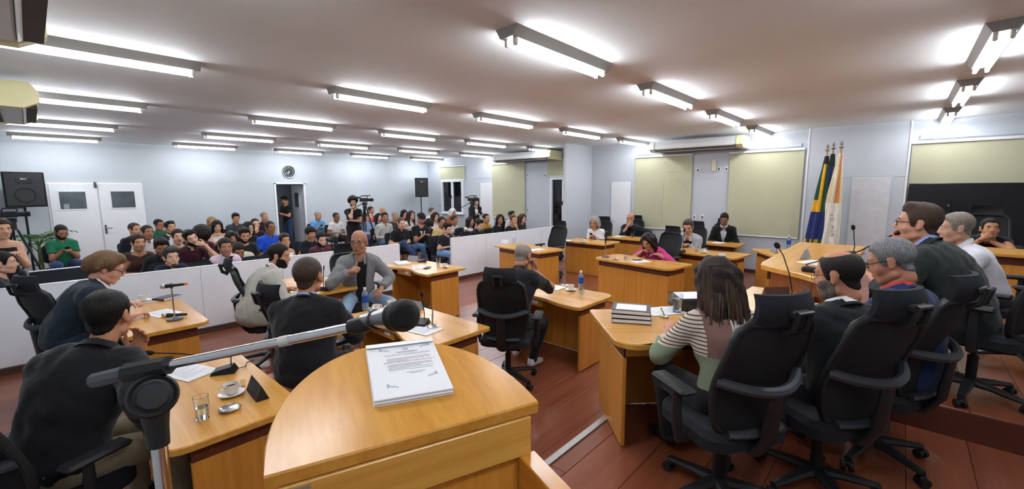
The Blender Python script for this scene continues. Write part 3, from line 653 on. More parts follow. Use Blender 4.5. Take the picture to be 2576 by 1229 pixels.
        P += [('e', J['pel']*.5+J['wai']*.5, (mw*s+e, my*s+e, .13*s+e), RT), ('e', J['wai']*.5+J['che']*.5, (.152*gx*(.9 if fem else 1)*s+e, .109*gy*s+e, .14*s+e), RT)]
        for q in ('R', 'L'):
            P += [('c', J['sh'+q], J['sh'+q]-up*.02, .05*s+e*.8, .05*s+e*.8), ('c', J['nek']-up*.02, J['sh'+q]*.7+J['nek']*.3+up*.005, .05*s+e*.6, .044*s+e*.7)]
        if fem and bust:
            for sg in (1, -1): P.append(('e', J['che']+fw*.085*s-up*.03+rt*sg*.068*s, (.06*s+e, .055*s+e, .062*s+e), RT))
        return P
    def arm(q, e, part=1.):
        a = A[q]; P = []; k = 1+.35*(g-1)
        if part <= .5:
            mid = a['sh']+(a['el']-a['sh'])*(part*2); P.append(('c', a['sh'], mid, .054*s*k+e, (.054-.011*part*2)*s*k+e))
        else:
            P.append(('c', a['sh'], a['el'], .053*s*k+e, .042*s*k+e)); t = (part-.5)*2; w_ = a['el']+(a['wr']-a['el'])*t
            P.append(('c', a['el'], w_, .042*s*k+e, (.042-.013*t)*s*k+e))
        return P
    def leg(q, e, t=1.):
        hp_, kn, an = Lg[q]; k = (1.06 if fem else 1)*(1+.5*(g-1)); return [('c', hp_, kn, .088*k+e, .060*k+e), ('c', kn, kn+(an-kn)*t, .058*k+e, (.058-.02*t)*k+e)]
    sm = skin_mat(skin)
    bh = .021 if fine else .029
    D, lo, ax = field(torso(0)+arm('R', 0)+arm('L', 0)+leg('R', 0)+leg('L', 0)+[('c', J['nek']-up*.04, J['hd']+HM3 @ np.array([0, -.026, -.075]), .06*s, .05*s)], bh, k=.03)
    V, Q = nets(D, lo, bh); parts = [(V, Q)]
    hv, hqd = head_mesh(hq, wide); parts.append((hv @ HM3.T+J['hd'], hqd))
    for q in ('R', 'L'):
        a = A[q]; v, f = hand_mesh(a['pose'], .0094 if not fine else (.0072 if fine == 1 else .006)); v = v*s*(.93 if fem else 1.)
        if a['sg'] < 0: v = v*np.array([-1, 1, 1]); f = f[:, ::-1]
        parts.append((v @ a['M'].T+a['wr'], f))
    for q in ('R', 'L'):
        pass
    n = 0; VV, QQ = [], []
    for v, f in parts: VV.append(v); QQ.append(f+n); n += len(v)
    link('body', np_mesh('body', np.concatenate(VV), np.concatenate(QQ), sm), root)
    # face
    face_bits(); hm = hairmat(hair[1]) if hair else hairmat('#17120f')
    def shared(nm, me, m, M, par=root):
        o = link(nm, me, par, M)
        if m:
            if not len(me.materials): me.materials.append(None)
            o.material_slots[0].link = 'OBJECT'; o.material_slots[0].material = m
        return o
    for sg in (1, -1):
        o = link('eye', _C['eye'], root, HM @ Tr(sg*.031*wide, .0805, .003))
        shared('eyebrow', _C['brow'], hm if hair and hair[0] not in ('cap',) else hairmat('#17120f'), HM @ Tr(sg*.032*wide, .0885, .0255) @ Matrix.Scale(sg, 4, (1, 0, 0)))
    lipc = np.array(lin(skin)); lm = mat('lips_'+skin.lstrip('#'), tuple(lipc*np.array([.62, .38, .38])), .45, vary=.03)
    shared('mouth', _C['mouth_open' if openm else 'mouth'], mat('mouth_dark', '#3a1412', .5) if openm else lm, HM @ Tr(0, .0945, -.0635))
    if hair: shared('cap' if hair[0] == 'cap' else 'hair', hair_mesh(hair[0], {0: .0095, 1: .0075, 2: .006}[fine]), hm if hair[0] != 'cap' else cloth_mat(hair[1]), HM @ Matrix.Scale(wide, 4, (1, 0, 0)))
    if beard: shared('beard', beard_mesh(beard, .0075 if not fine else .0055), hairmat(bcol) if bcol else hm, HM @ Matrix.Scale(wide, 4, (1, 0, 0)))
    if glass: link('glasses', glasses_mesh(glass, BLACKP if glass == 'thick' else mat('wire_frame', '#5a5148', .3, metal=.7)), root, HM)
    # clothes
    ch = {0: .0195, 1: .0155, 2: .0125}[fine]; kind, tc_ = top[0], top[1]; seed = abs(hash(label)) % 999 if False else sum(map(ord, label)) % 999
    def garment(nm, e, slv, hem, neck, m, vopen=None, amp=.005, bottom=True, neckR=None):
        P = torso(e)
        if slv and slv < .5 and kind not in ('jacket', 'blazer'): 
            for q in ('R', 'L'): 
                a = A[q]; mid = a['sh']+(a['el']-a['sh'])*(slv*2); P.append(('c', mid, mid, .058*s+e, .058*s+e))
        if vopen: # lapels
            for sg in (1, -1): P.append(('c', J['nek']+rt*sg*.06*s+fw*.03*s, J['wai']+rt*sg*.035*s+fw*(.135*(1+(g-1)*1.5))*s, .022*s, .016*s))
        if not bottom: pass
        PA = [p for q in ('R', 'L') for p in arm(q, e, slv)] if slv else []
        D, lo, ax = field(P+PA, ch, k=.028); G = full(ax); folds = wr(G, amp, 26, seed)+wr(G, amp*.7, 58, seed+1)+(wr(G, amp*.45, 105, seed+2) if fine else 0)
        if vopen:
            D, _, _ = field(P, ch, k=.05, grid=(lo, ax)); DA, _, _ = field(PA, ch, k=.028, grid=(lo, ax))
            u_ = (G-J['wai']) @ up; x_ = np.abs((G-J['wai']) @ rt); f_ = (G-J['wai']) @ fw
            half = np.interp(u_, [-.35*s, -.05*s, .02*s, .30*s, .38*s], [vopen[1], vopen[0], vopen[0], .07*s, .075*s]); D = np.maximum(D, np.minimum(half-x_, f_-.03))
            D = smin(D, DA, .03)
        D = D-folds; q = G-J['pel']; D = np.maximum(D, -(q @ up+hem))
        D = np.maximum(D, (G-(J['nek']+up*neck*s)) @ (up*.86+fw*.5) if kind not in ('tank', 'strapless') else (G-J['nek']) @ up+.07*s)
        if slv and slv < 1.01:
            for qd in ('R', 'L'):
                a = A[qd]
                if slv <= .5: pt = a['sh']+(a['el']-a['sh'])*(slv*2); dv = a['el']-a['sh']
                else: pt = a['el']+(a['wr']-a['el'])*((slv-.5)*2); dv = a['wr']-a['el']
                dv = dv/np.linalg.norm(dv); near = np.linalg.norm(G-pt, axis=-1)-.085; D = np.maximum(D, np.minimum((G-pt) @ dv, -near))
        V, Q = nets(D, lo, ch); return link(nm, np_mesh(nm, V, Q, m), root)
    m1 = top[2] if len(top) > 2 else cloth_mat(tc_)
    if kind in ('tee', 'polo'): garment('shirt', .012, .30 if kind == 'tee' else .32, .035, .015, m1)
    elif kind in ('shirt', 'blouse'): garment('shirt', .013, .96, .035, .02, m1)
    elif kind == 'short': garment('shirt', .014, .34, .035, .01, m1)
    elif kind in ('tank', 'strapless'): garment('top', .010, 0, .03, 0., m1)
    elif kind == 'sleeveless': garment('top', .011, .06, .03, .0, m1)
    elif kind in ('jacket', 'blazer'):
        uc = under or '#e8e8ea'; garment('shirt', .010, .98 if uc in ('#e8e8ea', '#c9d2e6', '#7f9fd8') else .3, .05, .02, cloth_mat(uc))
        garment('jacket', .022, .95, .09 if sit else .2, .04, m1, vopen=(.012, .10) if kind == 'jacket' else (.055, .12), amp=.0068)
    if kind in ('polo', 'shirt', 'short', 'jacket', 'blazer'):
        cm = m1 if kind not in ('jacket', 'blazer') else cloth_mat(under or '#e8e8ea'); mb = MB(); c0 = J['nek']-up*.005+fw*.004; Rg = []
        for i in range(17):
            t = math.radians(-70-320*(i/16)+0)+math.pi/2+math.radians(-20); Rg.append(i)
        ring = [math.radians(110+320*i/18) for i in range(19)]
        pin = [c0+rt*math.cos(t)*.064*s+fw*math.sin(t)*.064*s+up*(.052-.022*math.sin(t))*s for t in ring]; pout = [c0+rt*math.cos(t)*.088*s+fw*math.sin(t)*.09*s+up*(.004-.045*math.sin(t))*s for t in ring]
        pin2 = [c0+rt*math.cos(t)*.060*s+fw*math.sin(t)*.06*s+up*(-.0-.02*math.sin(t))*s for t in ring]
        
        if kind in ('jacket', 'blazer'):
            q1 = [c0+rt*math.cos(t)*.074*s+fw*math.sin(t)*.074*s+up*(.034-.03*math.sin(t))*s for t in ring]; q2 = [c0+rt*math.cos(t)*.105*s+fw*math.sin(t)*.100*s+up*(-.018-.055*math.sin(t))*s for t in ring]
            obj('jacket_collar', MB().add(q1+q2, [(i, i+1, 19+i+1, 19+i) for i in range(18)]), m1, root)
        mb.add(pin2+pin+pout, [(i, i+1, 19+i+1, 19+i) for i in range(18)]+[(19+i, 19+i+1, 38+i+1, 38+i) for i in range(18)]); (None if under == '#17181b' and kind in ('jacket', 'blazer') else obj('collar', mb, cm, root))
    pm_ = cloth_mat(pants, .1, kind='denim') if pants else None
    th_ = .03 if not fine else .022
    D, lo, ax = field([('e', J['pel']+np.array([0, -.01, 0]), (.168*g+.010, .125*(1+(g-1)*1.5)+.010, .125), None)]+leg('R', .012, .97)+leg('L', .012, .97), th_, k=.03); G = full(ax); D = D-wr(G, .005, 24, seed+7)-wr(G, .003, 60, seed+8); V, Q = nets(D, lo, th_); link('trousers', np_mesh('trousers', V, Q, pm_), root)
    if 'shoe' not in _C:
        D, lo, ax = field([('c', (0, -.02, .0), (0, .13, -.025), .042, .034), ('c', (0, .03, .0), (0, .0, .05), .044, .046), ('c', (0, .15, -.03), (0, .185, -.035), .036, .028)], .012, k=.02); G = full(ax); D = np.maximum(D, -.075-G[..., 2]); D = np.maximum(D, G[..., 2]-.05); V, Q = nets(D, lo, .012); _C['shoe'] = np_mesh('shoe', V, Q, [])
    for q, sg in (('R', 1), ('L', -1)):
        an = Lg[q][2]; el_ = an[2] > .2; shared('shoe', _C['shoe'], mat('shoe_'+shoes.lstrip('#'), shoes, .5), Tr(an[0], an[1], an[2]-.012) @ Rz(-sg*12) @ (Rx(-25) if el_ else Rx(0)))
    return root, J, A, HM, s
PEOPLE = []
# ---------------------------------------------------------------- office chair (faces +y)
CHMESH = mat('chair_mesh_fabric', '#191a1d', .75, vary=.15, scale=200, bump=.25, bscale=500, alpha=.93)
CHFR = mat('chair_frame', '#1e2022', .45, vary=.08, bump=.03, bscale=200); CHGR = mat('chair_grey_lip', '#363a3f', .5, vary=.06)
SEATF = mat('seat_fabric', '#1a1c22', .85, vary=.15, scale=40, bump=.2, bscale=300)
def backpt(u, v, off=0.):
    hw = np.interp(v, [0, .12, .4, .85, 1.], [.17, .205, .235, .225, .195]); z = .50+.60*v
    y = -.215-.13*v+.035*math.sin(math.pi*min(v*1.3, 1))+.045*u*u-off
    return (u*hw, y, z)
def office_chair():
    e = empty('office_chair')
    obj('seat', MB().prism(rrect(-.25, .25, -.23, .26, (.1, .1, .13, .13)), .43, .515, bev=.03), SEATF, e)
    obj('tilt_mechanism', MB().box((0, -.02, .40), (.18, .26, .06), b=.015), BLACKP, e)
    obj('gas_lift', MB().cyl((0, 0, .08), (0, 0, .30), .03, 14).cyl((0, 0, .30), (0, 0, .39), .017, 12), BLACKM, e)
    bl = MB().tube([(0, 0, .105), (0, .12, .10), (0, .30, .075)], [.042, .032, .022], 8, flat=.75).mesh('base_leg', CHFR)
    cs = MB().cyl((-.012, 0, .028), (-.030, 0, .028), .028, 12).cyl((.012, 0, .028), (.030, 0, .028), .028, 12).cyl((0, 0, .03), (0, 0, .078), .012, 8).box((0, .0, .045), (.03, .045, .03), b=.008).mesh('caster', BLACKP)
    for i in range(5):
        lg = link('base_leg', bl, e, Rz(72*i+20)); link('caster', cs, lg, Tr(0, .30, 0) @ Rz(35*i))
    # backrest: frame outline, mesh, lumbar arc, spine
    out = [backpt(u, 0) for u in np.linspace(-.8, .8, 9)]+[backpt(1, v) for v in np.linspace(.06, .94, 12)]+[backpt(u, 1) for u in np.linspace(.85, -.85, 9)]+[backpt(-1, v) for v in np.linspace(.94, .06, 12)]
    obj('backrest_frame', MB().tube(out, .021, 8, closed=True, flat=.8), CHFR, e)
    nu, nv = 9, 13; V = [backpt(u, v, -.003) for v in np.linspace(.02, .98, nv) for u in np.linspace(-.98, .98, nu)]; V2 = [(p[0], p[1]-.006, p[2]) for p in V]; n = len(V)
    F = [(j*nu+i, j*nu+i+1, (j+1)*nu+i+1, (j+1)*nu+i) for j in range(nv-1) for i in range(nu-1)]
    obj('backrest_mesh', MB().add(V+V2, [q[::-1] for q in F]+[tuple(i+n for i in q) for q in F]), CHMESH, e)
    arc = [(.235*u, backpt(u, .5)[1]-.075*(1-u*u)-.008, .80-.03*(1-u*u)) for u in np.linspace(-1, 1, 15)]
    obj('lumbar_bar', MB().tube(arc, .026, 8, flat=1.0), CHGR, e)
    obj('back_spine', MB().tube([(0, -.06, .41), (0, -.24, .42), (0, -.30, .52), (0, -.325, .78)], [.05, .05, .048, .045], 10, flat=.45), CHFR, e)
    obj('lower_lip', MB().tube([backpt(u, .03, .028) for u in np.linspace(-.85, .85, 9)], .03, 8, flat=.6), CHGR, e)
    obj('headrest', MB().add(*_curved(.155, .07, 1.165, -.37)), SEATF, e)
    obj('headrest_bracket', MB().tube([(-.035, -.36, 1.06), (-.035, -.41, 1.09), (-.035, -.43, 1.17), (.035, -.43, 1.17), (.035, -.41, 1.09), (.035, -.36, 1.06)], .013, 8).box((0, -.405, 1.16), (.10, .03, .035), b=.008), CHFR, e)
    for s in (-1, 1):
        ar = obj('armrest', MB().tube([(s*.15, -.02, .405), (s*.285, -.02, .41), (s*.30, -.02, .50), (s*.30, -.015, .68)], [.022, .024, .028, .022], 8), CHFR, e)
        obj('arm_pad', MB().box((s*.30, .02, .70), (.095, .27, .032), b=.014), BLACKP, ar)
    return e
def _curved(hw, hh, zc, yc):
    nu, nv = 11, 6; A = [(u*hw*(1-.06*v), yc+.05*u*u+.022*v*v-.0, zc+v*hh) for v in np.linspace(-1, 1, nv) for u in np.linspace(-1, 1, nu)]; B = [(p[0], p[1]-.028, p[2]) for p in A]; n = len(A)
    F = [(j*nu+i, (j+1)*nu+i, (j+1)*nu+i+1, j*nu+i+1) for j in range(nv-1) for i in range(nu-1)]; G = [tuple(i+n for i in q[::-1]) for q in F]
    ed = [i for i in range(nu)]+[j*nu+nu-1 for j in range(1, nv)]+[(nv-1)*nu+i for i in range(nu-2, -1, -1)]+[j*nu for j in range(nv-2, 0, -1)]
    S = [(ed[i], ed[(i+1) % len(ed)], ed[(i+1) % len(ed)]+n, ed[i]+n) for i in range(len(ed))]
    return A+B, F+G+S
OC = [None]
def chair(x, y, rz, label, z=0., sc=1.):
    if OC[0] is None: o = OC[0] = office_chair()
    else: o = copy_tree(OC[0])
    o.location = (x, y, z); o.rotation_euler = (0, 0, math.radians(rz)); o.scale = (1, 1, 1); return tag(o, label, 'chair', 'mesh office chairs')
# audience chair
AC_ = [None]
def aud_chair(x, y, rz, label):
    if AC_[0] is None:
        e = AC_[0] = empty('padded_chair')
        obj('seat', MB().prism(rrect(-.24, .24, -.22, .24, .06), .375, .43, bev=.02), SEATF, e)
        obj('backrest', MB().prism(rrect(-.23, .23, 0, .36, .07), -.02, .022, Tr(0, -.215, .52) @ Rx(100), bev=.012), SEATF, e)
        lg = MB().tube([(0, 0, .38), (0, .0, 0)], .013, 8).mesh('leg', BLACKM)
        for sx in (-1, 1):
            for sy in (-.19, .2): link('leg', lg, e, Tr(sx*.21, sy, 0))
            obj('back_stay', MB().tube([(sx*.15, -.17, .41), (sx*.15, -.235, .5), (sx*.15, -.275, .74)], .011, 8), BLACKM, e)
        o = e
    else: o = copy_tree(AC_[0])
    o.location = (x, y, 0); o.rotation_euler = (0, 0, math.radians(rz)); return tag(o, label, 'chair', 'audience chairs')
# ---------------------------------------------------------------- desks: user at -y, front at +y
def desk(x, y, face, w, d, label, z=0., rf=.07, ru=.03, h=.75, cut=True, drawer=True, name='council_desk', band=True):
    e = empty(name, (x, y, z), face, label, 'desk', 'oak council desks'); a, b = w/2, d/2
    P = rrect(-a, a, -b, b, (ru, ru, rf, rf)); 
    if cut:
        k = [i for i, p in enumerate(P) if p[1] == -b or abs(p[1]+b) < 1e-6]; i0 = 0 if ru <= 0 else 6
        cu = [(t, -b+.10*.5*(1+math.cos(math.pi*t/.42))) for t in np.linspace(-.42, .42, 15)] if a > .5 else [(t, -b+.06*.5*(1+math.cos(math.pi*t/.3))) for t in np.linspace(-.3, .3, 11)]
        P = P[:i0+1]+cu+P[i0+1:]
    obj('desktop', MB().prism(P, h-.035, h, bev=.006), OAKX, e)
    t = .025; fy = b-.10; sx = a-.07
    pn = [('front_panel', (0, fy, 0), (2*sx-2*t-.004, t))]+[('side_panel', (s*(sx-t/2), (fy+t/2+(-b+.13))/2, 0), (t, fy+t/2+b-.13)) for s in (-1, 1)]
    for nm, c, dd in pn:
        hh = h-.035-.10 if band else h-.035
        obj(nm, MB().box((c[0], c[1], hh/2+.004), (dd[0], dd[1], hh-.008), b=.002), OAKZ, e)
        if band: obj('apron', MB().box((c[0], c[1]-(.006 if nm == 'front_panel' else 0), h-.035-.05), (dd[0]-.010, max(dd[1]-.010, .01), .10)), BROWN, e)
    if drawer:
        dw = obj('drawer', MB().box((-.16, -b+.25, h-.035-.045), (.36, .26, .085), b=.003), OAKX, e); obj('drawer_label', MB().box((-.08, -b+.118, h-.075), (.09, .004, .035)), PAPER, dw)
        obj('drawer_knob', MB().sphere((-.2, -b+.115, h-.075), .01, 8), CHROME, dw)
    return e
# ---------------------------------------------------------------- things on the desks
def at_desk(px, z): p = atz(px[0], px[1], z); return (p[0], p[1], z)
GLASS = mat('clear_glass', '#f4f8fa', .02, trans=1., ior=1.45, vary=0., spec=.5); WATER = mat('water', '#dbeaf0', .02, trans=1., ior=1.33, vary=0.)
CERAM = mat('white_ceramic', '#ece9e2', .2, vary=.02, coat=.3); BLUEL = mat('bottle_label', '#1f4a9a', .4, vary=.1); BOTW = mat('bottle_water', '#bcd6ea', .06, trans=.75, vary=.03); STEEL = mat('steel', '#c2c3c2', .25, metal=1.)
def cup(p, label, rz=0., sc=1.):
    e = empty('coffee_cup', p, rz, label, 'cup', 'white coffee cups'); e.scale = (sc,)*3
    obj('cup_body', MB().lathe([(.018, .012), (.022, .010), (.036, .03), (.041, .068), (.038, .068), (.033, .032), (.0, .018)], 20, cap1=False), CERAM, e)
    obj('handle', MB().tube([(.037, 0, .055), (.058, 0, .058), (.062, 0, .04), (.05, 0, .026), (.032, 0, .026)], .005, 6), CERAM, e)
    obj('saucer', MB().lathe([(.03, .0), (.066, .012), (.068, .015), (.03, .006), (.0, .006)], 24, cap1=False), CERAM, e)
    obj('coffee', MB().lathe([(.0, .05), (.038, .05)], 16, cap0=False, cap1=False), mat('coffee', '#2a160c', .2), e)
def tumbler(p, label, level=.5, sc=1.):
    e = empty('water_glass', p, 0, label, 'glass', 'water glasses'); e.scale = (sc,)*3
    obj('glass_wall', MB().lathe([(.0, .0), (.029, .0), (.036, .125), (.0335, .125), (.027, .012), (.0, .012)], 24, cap0=False, cap1=False), GLASS, e)
    if level: obj('water', MB().lathe([(.0, .0125), (.0265, .0125), (.0265+.0065*level, .012+.11*level), (.0, .012+.11*level)], 24, cap0=False, cap1=False), WATER, e)
def bottle(p, label, sc=1.):
    e = empty('water_bottle', p, 0, label, 'bottle', 'plastic water bottles'); e.scale = (sc,)*3
    obj('bottle_body', MB().lathe([(.0, .0), (.031, .0), (.033, .01), (.033, .15), (.028, .175), (.013, .20), (.013, .215), (.0, .215)], 20, cap0=False, cap1=False), BOTW, e)
    obj('label_wrap', MB().lathe([(.0337, .075), (.0337, .145)], 20, cap0=False, cap1=False), BLUEL, e); obj('cap', MB().lathe([(.015, .205), (.015, .228), (.0, .228)], 14, cap1=False), CERAM, e)
def gooseneck(p, rz, label, hgt=.36, lean=.12, head=.017):
    e = empty('desk_microphone', p, rz, label, 'microphone', 'gooseneck desk microphones')
    V = [(-.05, -.07, 0), (.05, -.07, 0), (.05, .07, 0), (-.05, .07, 0), (-.04, -.05, .045), (.04, -.05, .045), (.045, .06, .02), (-.045, .06, .02)]
    obj('base', MB().add(V, [(3, 2, 1, 0), (4, 5, 6, 7), (0, 1, 5, 4), (1, 2, 6, 5), (2, 3, 7, 6), (3, 0, 4, 7)]), BLACKP, e, smooth=False)
    pts = [(0, -.04, .03), (0, -.045, .1), (0, -.04+lean*.2, .03+hgt*.5), (0, -.04+lean*.65, .03+hgt*.85), (0, -.04+lean, .03+hgt)]
    obj('gooseneck', MB().tube(pts, .0045, 8), BLACKM, e); d = Vector(pts[-1])-Vector(pts[-2]); d.normalize(); q = Vector(pts[-1])
    obj('capsule', MB().tube([q-d*.005, q+d*.004, q+d*.02, q+d*.04, q+d*.05], [head*.5, head*.85, head, head*.85, head*.3], 12), mat('foam', '#141416', .9, vary=.2, scale=200, bump=.4, bscale=600), e)
    obj('cable', MB().tube([(.0, -.07, .012), (.05, -.11, .004), (.12, -.10, .004), (.16, -.14, .004)], .003, 6), BLACKP, e)
    return e
def paper(p, rz, label, w=.21, h=.297, t=.002, name='paper_sheet', lines=True, cat='paper'):
    e = empty(name, p, rz, label, cat, 'papers on the desks')
    obj('sheets', MB().box((0, 0, t/2), (w, h, t)), PAPER, e)
    if lines:
        mb = MB()
        for k in range(9): mb.box((-.02*(k % 3), h*.32-k*h*.075, t+.0004), (w*.72-.04*(k % 3), .004, .0006))
        obj('printed_lines', mb, mat('print_grey', '#a9adb3', .8), e)
def plate_sign(p, rz, label, txt=None, m=None):
    e = empty('name_plate', p, rz, label, 'name plate', 'desk name plates')
    V = [(-.11, -.035, 0), (.11, -.035, 0), (.11, .035, 0), (-.11, .035, 0), (-.11, 0, .085), (.11, 0, .085)]
    obj('plate', MB().add(V, [(3, 2, 1, 0), (0, 1, 5, 4), (2, 3, 4, 5), (1, 2, 5), (3, 0, 4)]), m or mat('plate_grey', '#8d9196', .35, vary=.05), e, smooth=False)
def phone(p, rz, label, tiltx=0.):
    e = empty('mobile_phone', p, rz, label, 'phone', 'mobile phones'); T = Rx(tiltx)
    obj('phone_body', MB().box((0, 0, .005), (.072, .15, .009), T, b=.003), BLACKP, e); obj('phone_screen', MB().box((0, 0, .0102), (.066, .14, .001), T), mat('phone_glass', '#20242c', .08), e); return e
def handheld(T, label, ball=CHROME, band=None):
    e = empty('handheld_microphone', (0, 0, 0), 0, label, 'microphone'); e.matrix_basis = T
    obj('handle', MB().tube([(0, 0, 0), (0, 0, .10), (0, 0, .17)], [.011, .014, .020], 14), BLACKP, e); obj('grille', MB().sphere((0, 0, .195), (.026, .026, .028), 14), ball, e)
    if band: obj('end_ring', MB().cyl((0, 0, -.018), (0, 0, .002), .012, 12), band, e)
    return e
def mic_stand(p, label, h=.27):
    e = empty('table_mic_stand', p, 0, label, 'stand'); obj('stand_base', MB().lathe([(.0, .0), (.065, .0), (.065, .012), (.03, .022), (.012, .03), (.0, .03)], 24, cap0=False, cap1=False), GREYP, e)
    obj('stem', MB().cyl((0, 0, .02), (0, 0, h), .006, 10), CHROME, e); obj('clip', MB().cyl((0, 0, h-.01), (0, 0, h+.035), .012, 10), BLACKP, e); return e
def ashtray(p, label):
    e = empty('metal_ashtray', p, 0, label, 'ashtray'); obj('dish', MB().lathe([(.0, .0), (.04, .0), (.055, .014), (.053, .016), (.038, .006), (.0, .006)], 22, cap0=False, cap1=False), STEEL, e)
# ---------------------------------------------------------------- PA speaker, camcorder on tripod
def pa_speaker(p, rz, label, h=.72, w=.46, slabel='x'):
    e = empty('loudspeaker', p, rz, label, 'loudspeaker', 'black loudspeakers on stands')
    V = [(-w/2, .2, 0), (w/2, .2, 0), (w*.36, -.2, 0), (-w*.36, -.2, 0)]; n = 4
    obj('cabinet', MB().prism([(-w*.36, -.2), (w*.36, -.2), (w/2, .2), (-w/2, .2)], 0, h, bev=.01), mat('speaker_carpet', '#1b1c1e', .85, vary=.2, scale=100, bump=.2, bscale=300), e)
    g = obj('grille', MB().box((0, .207, h/2), (w-.06, .014, h-.06), b=.004), mat('speaker_grille', '#2b2d2f', .6, vary=.2, scale=300), e)
    obj('woofer_ring', MB().tube([(.15*math.cos(t), .215, h*.35+.15*math.sin(t)) for t in np.linspace(0, 6.283, 25)[:-1]], .012, 6, closed=True), BLACKP, g); obj('horn', MB().box((0, .214, h*.76), (.24, .01, .12), b=.004), BLACKP, g); obj('badge', MB().box((0, .216, h*.80), (.11, .006, .032)), WHITE, g)
    s = empty('speaker_stand', (p[0], p[1], 0), 0, slabel, 'stand', 'speaker tripod stands')
    obj('pole', MB().cyl((0, 0, .12), (0, 0, p[2]), .02, 12), BLACKM, s); obj('collar', MB().cyl((0, 0, .75), (0, 0, .85), .03, 12), BLACKP, s)
    for k in range(3): obj('leg', MB().tube([(0, 0, .8), (.48*math.cos(2.1*k), .48*math.sin(2.1*k), .012)], .012, 8), BLACKM, s)
def camcorder(p, rz, label, tlabel, h=1.62):
    """p floor point"""
    s = empty('camera_tripod', (p[0], p[1], 0), rz, tlabel, 'tripod', 'black camera tripods')
    for k in range(3):
        a = math.radians(90+120*k); lg = obj('leg', MB().tube([(.05*math.cos(a), .05*math.sin(a), h-.22), (.25*math.cos(a), .25*math.sin(a), .62)], .016, 8).tube([(.25*math.cos(a), .25*math.sin(a), .64), (.42*math.cos(a), .42*math.sin(a), .012)], .011, 8), BLACKM, s)
        obj('lock', MB().cyl((.245*math.cos(a), .245*math.sin(a), .60), (.245*math.cos(a), .245*math.sin(a), .66), .022, 8), BLACKP, lg)
    obj('column', MB().cyl((0, 0, .9), (0, 0, h-.1), .016, 10), BLACKM, s); obj('spreader', MB().tube([(.2, -.1, .72), (0, 0, .76), (-.2, -.1, .72)], .008, 6).tube([(0, 0, .76), (0, .22, .72)], .008, 6), BLACKM, s)
    obj('fluid_head', MB().cyl((0, 0, h-.22), (0, 0, h-.1), .05, 14).box((0, 0, h-.06), (.09, .12, .07), b=.01), BLACKP, s); obj('pan_handle', MB().tube([(.04, -.05, h-.06), (.12, -.3, h-.2)], .009, 8), BLACKM, s)
    e = empty('video_camera', (p[0], p[1], h-.025), rz, label, 'video camera', 'camcorders on tripods'); e.scale = (.8, .8, .8)
    obj('camera_body', MB().box((0, -.02, .075), (.12, .26, .12), b=.02), BLACKP, e); obj('lens_barrel', MB().tube([(0, .10, .075), (0, .16, .075), (0, .22, .075)], [.046, .05, .055], 16), BLACKP, e); obj('lens_hood', MB().box((0, .24, .075), (.125, .06, .10), b=.012), BLACKM, e)
    obj('top_handle', MB().tube([(0, -.12, .13), (0, -.10, .20), (0, .08, .20), (0, .10, .13)], .015, 8), BLACKP, e); obj('viewfinder', MB().box((.0, -.19, .15), (.05, .11, .05), b=.01), BLACKP, e); obj('side_screen', MB().box((-.10, .02, .10), (.07, .015, .08), b=.004), BLACKP, e); obj('shotgun_mic', MB().cyl((.05, -.02, .205), (.05, .2, .205), .013, 10), BLACKM, e)
# ---------------------------------------------------------------- plants
LEAF = mat('palm_leaf', '#3f6a2f', .5, vary=.25, scale=6)
def palm(p, label, n=14, L=.75, seed=1, pot=True, spread=1.0, z0=.27):
    e = empty('potted_palm', p, 0, label, 'plant'); r = random.Random(seed)
    if pot: obj('pot', MB().lathe([(.0, .0), (.14, .0), (.19, .30), (.17, .30), (.15, .26), (.0, .26)], 18, cap0=False, cap1=False), mat('clay_pot', '#6b4a38', .8), e)
    if z0 > .3: obj('stems', MB().tube([(.02, 0, .24), (.0, .01, z0+.03)], .022, 8).tube([(-.04, .02, .24), (-.01, 0, z0)], .016, 8), mat('palm_stem', '#5d6b3a', .7), e)
    for i in range(n):
        a = 6.283*i/n+r.uniform(-.3, .3); el = r.uniform(.5, 1.25); l = L*r.uniform(.75, 1.15); c = Vector((math.cos(a)*math.cos(el), math.sin(a)*math.cos(el), math.sin(el))); pts = []; q = Vector((0, 0, z0)); d = c.copy()
        for k in range(9): pts.append(q.copy()); q = q+d*l/8; d = (d+Vector((math.cos(a)*.10*spread, math.sin(a)*.10*spread, -.16))).normalized()
        mb = MB().tube(pts, [.008-.0008*k for k in range(9)], 5); side = Vector((-math.sin(a), math.cos(a), 0))
        for k in range(3, 9):
            for s in (-1, 1):
                t = (pts[k]-pts[k-1]).normalized(); tip = pts[k]+side*s*.19*(1-.07*k)+t*.10-Vector((0, 0, .06)); m = (pts[k]+tip)/2+Vector((0, 0, .012)); w2 = t*.016
                mb.add([pts[k]-w2*.5, m-w2, tip, m+w2, pts[k]+w2*.5], [(0, 1, 2, 3, 4)])
        obj('frond', mb, LEAF, e)
# ---------------------------------------------------------------- desks in place
desk(.60, 3.07, -90, 1.30, .66, 'oak desk with cup, glass and ashtray, front left beside the lectern', rf=.03, ru=.12)
desk(.70, 5.33, -90, 1.30, .62, 'oak desk with handheld microphone on a stand, by the left partition', rf=.10)
desk(2.28, 5.58, -90, 1.2, .72, 'oak desk in front of the man in light grey blazer', rf=.02)
desk(2.25, 3.25, -90, 1.3, .70, 'oak desk with blue water bottle, behind the lectern top', rf=.02, ru=.02)
desk(4.03, 5.52, -90, 1.18, .74, 'oak desk with papers and remote beside the man in jeans', rf=.02, ru=.02)
desk(3.98, 2.94, -90, 1.2, .74, 'oak desk of the man in black at the centre', rf=.12, ru=.06)
desk(6.82, 5.68, 81, 1.42, .74, 'empty oak desk with white name plate by the right partition', rf=.02)
desk(6.72, 3.17, 81, 1.48, .70, 'oak desk of the woman in pink with round mic stand', rf=.13)
